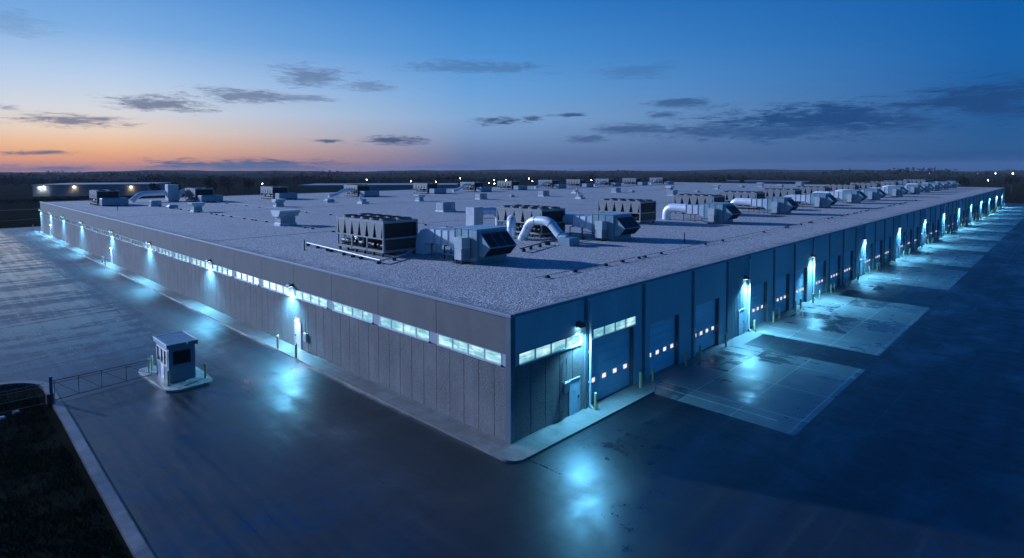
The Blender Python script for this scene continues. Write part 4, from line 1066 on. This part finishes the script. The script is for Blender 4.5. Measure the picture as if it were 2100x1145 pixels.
# lamp posts and town lights
def post(px, py, d, mat, label, size=.34):
    z_ = 14.07-d*(py-345.7)/1204.7; xx, yy = polar(px, d); z_ = max(z_, 2.0)
    r = empty('street_lamp', (xx,yy,-.05)); tag(r, label, 'street lamp', 'street lamps in the distance')
    MB().cyl((0,0,0),(0,0,z_),.10,.07,n=6).build('pole', M['hardware'], r)
    b = MB(); b.cyl((0,0,z_),(0,0,z_+size*.5),size*.55,size*.75,n=8); b.cyl((0,0,z_+size*.5),(0,0,z_+size),size*.75,size*.3,n=8); b.build('lamp_head', mat, r)
PL = [(209,378,440,'warmlamp','small amber light above the far grey shed'),(184,381,430,'coldlamp','small white light over the far grey shed roof, left of the first roof chiller'),(232,382,430,'coldlamp','small white light over the far grey shed roof, middle'),(262,382,430,'coldlamp','small white light over the far grey shed roof, right end'),
      (538,374,470,'coldlamp','lone white light in the dark trees over the third far chiller'),(752,368,480,'greenlamp','greenish white light over the fourth far chiller'),(760,378,440,'coldlamp','white light at the right edge of the fourth far chiller'),(826,376,450,'coldlamp','white light between the fourth and fifth far chillers'),(843,371,480,'coldlamp','faint white light left of the fifth far chiller'),
      (894,373,450,'warmlamp','orange light above the fifth far chiller'),(944,366,500,'coldlamp','faint pale light left of the sixth far chiller'),(1003,376,450,'greenlamp','low greenish light, leftmost of the middle cluster'),(1013,370,460,'greenlamp','upper greenish light of the middle cluster'),(1014,377,445,'greenlamp','lower greenish light of the middle cluster'),(1024,376,450,'greenlamp','rightmost greenish light of the middle cluster'),
      (1038,370,470,'coldlamp','small light right of the middle cluster'),(1085,367,480,'greenlamp','greenish light above the centre of the roof'),(1092,372,470,'greenlamp','faint light just below the one above the roof centre'),(1108,375,440,'warmlamp','bright amber light in the middle of the skyline'),(1213,370,470,'coldlamp','white light over the eighth far chiller'),(1350,368,480,'coldlamp','small white light over the tenth far chiller'),
      (1773,379,520,'coldlamp','left one of the two white lights beyond the right half of the roof'),(1801,378,520,'coldlamp','right one of the two white lights beyond the right half of the roof'),(2026,366,560,'coldlamp','faint white light in the woods at far right')]
for (px, py, d, mt, lb) in PL: post(px, py, d, M[mt], lb, .36 if mt != 'coldlamp' else .30)
# town lights on masts on the far ridge
for i, (px, py, mt, sz, lb) in enumerate([(1922,354.5,'warmlamp',1.9,'brightest warm light on the far right skyline'),(1906,356,'coldlamp',.8,'faint light left of the brightest on the far right skyline'),(1998,355,'coldlamp',.9,'faint town light on the right skyline, left of its group'),(2004,356,'warmlamp',.8,'faint warm town light on the right skyline, middle of its group'),(2041,355,'coldlamp',1.0,'white town light on the right skyline'),(2077,355,'coldlamp',.8,'last town light before the right picture edge')]):
    post(px, py, 1500, M[mt], lb, sz)

# ------------------------------------------------------------------ grass in the near corner
b = MB(); rnd2 = random.Random(5)
for i in range(26000):
    yy = rnd2.uniform(2,31); xx = -15.75-abs(rnd2.gauss(0,1))*4.0 if rnd2.random() < .5 else rnd2.uniform(-27,-15.75)
    if yy > 26.5 and xx > -18.2 and (xx+18)**2+(yy-26.9)**2 > 2.6**2: continue
    if yy > 30.0: continue
    k = math.sin(xx*1.3+yy*.7)+math.sin(yy*1.9-xx*.6)
    if k < -.4 and rnd2.random() < .75: continue
    hh = rnd2.uniform(.05,.17); a = rnd2.uniform(0,6.28); wv = rnd2.uniform(.02,.05)
    ca, sa = math.cos(a)*wv, math.sin(a)*wv; lx, ly = rnd2.uniform(-.09,.09), rnd2.uniform(-.09,.09)
    b.add([(xx-ca,yy-sa,-.05),(xx+ca,yy+sa,-.05),(xx+lx,yy+ly,hh)], [(0,1,2)])
tag(b.build('grass', M['grass']), kind='stuff')

# ------------------------------------------------------------------ evening air
b = MB(); b.box(-2900,3000,-2900,2900,-1.2,34)
m = bpy.data.materials.new('haze_air'); m.use_nodes = True; nt = m.node_tree; nt.nodes.remove(nt.nodes['Principled BSDF'])
pv = nt.nodes.new('ShaderNodeVolumePrincipled'); pv.inputs['Density'].default_value = .00009; pv.inputs['Color'].default_value = (.75,.85,1,1)
nt.links.new(pv.outputs[0], nt.nodes['Material Output'].inputs['Volume'])
tag(b.build('haze', m), kind='stuff')
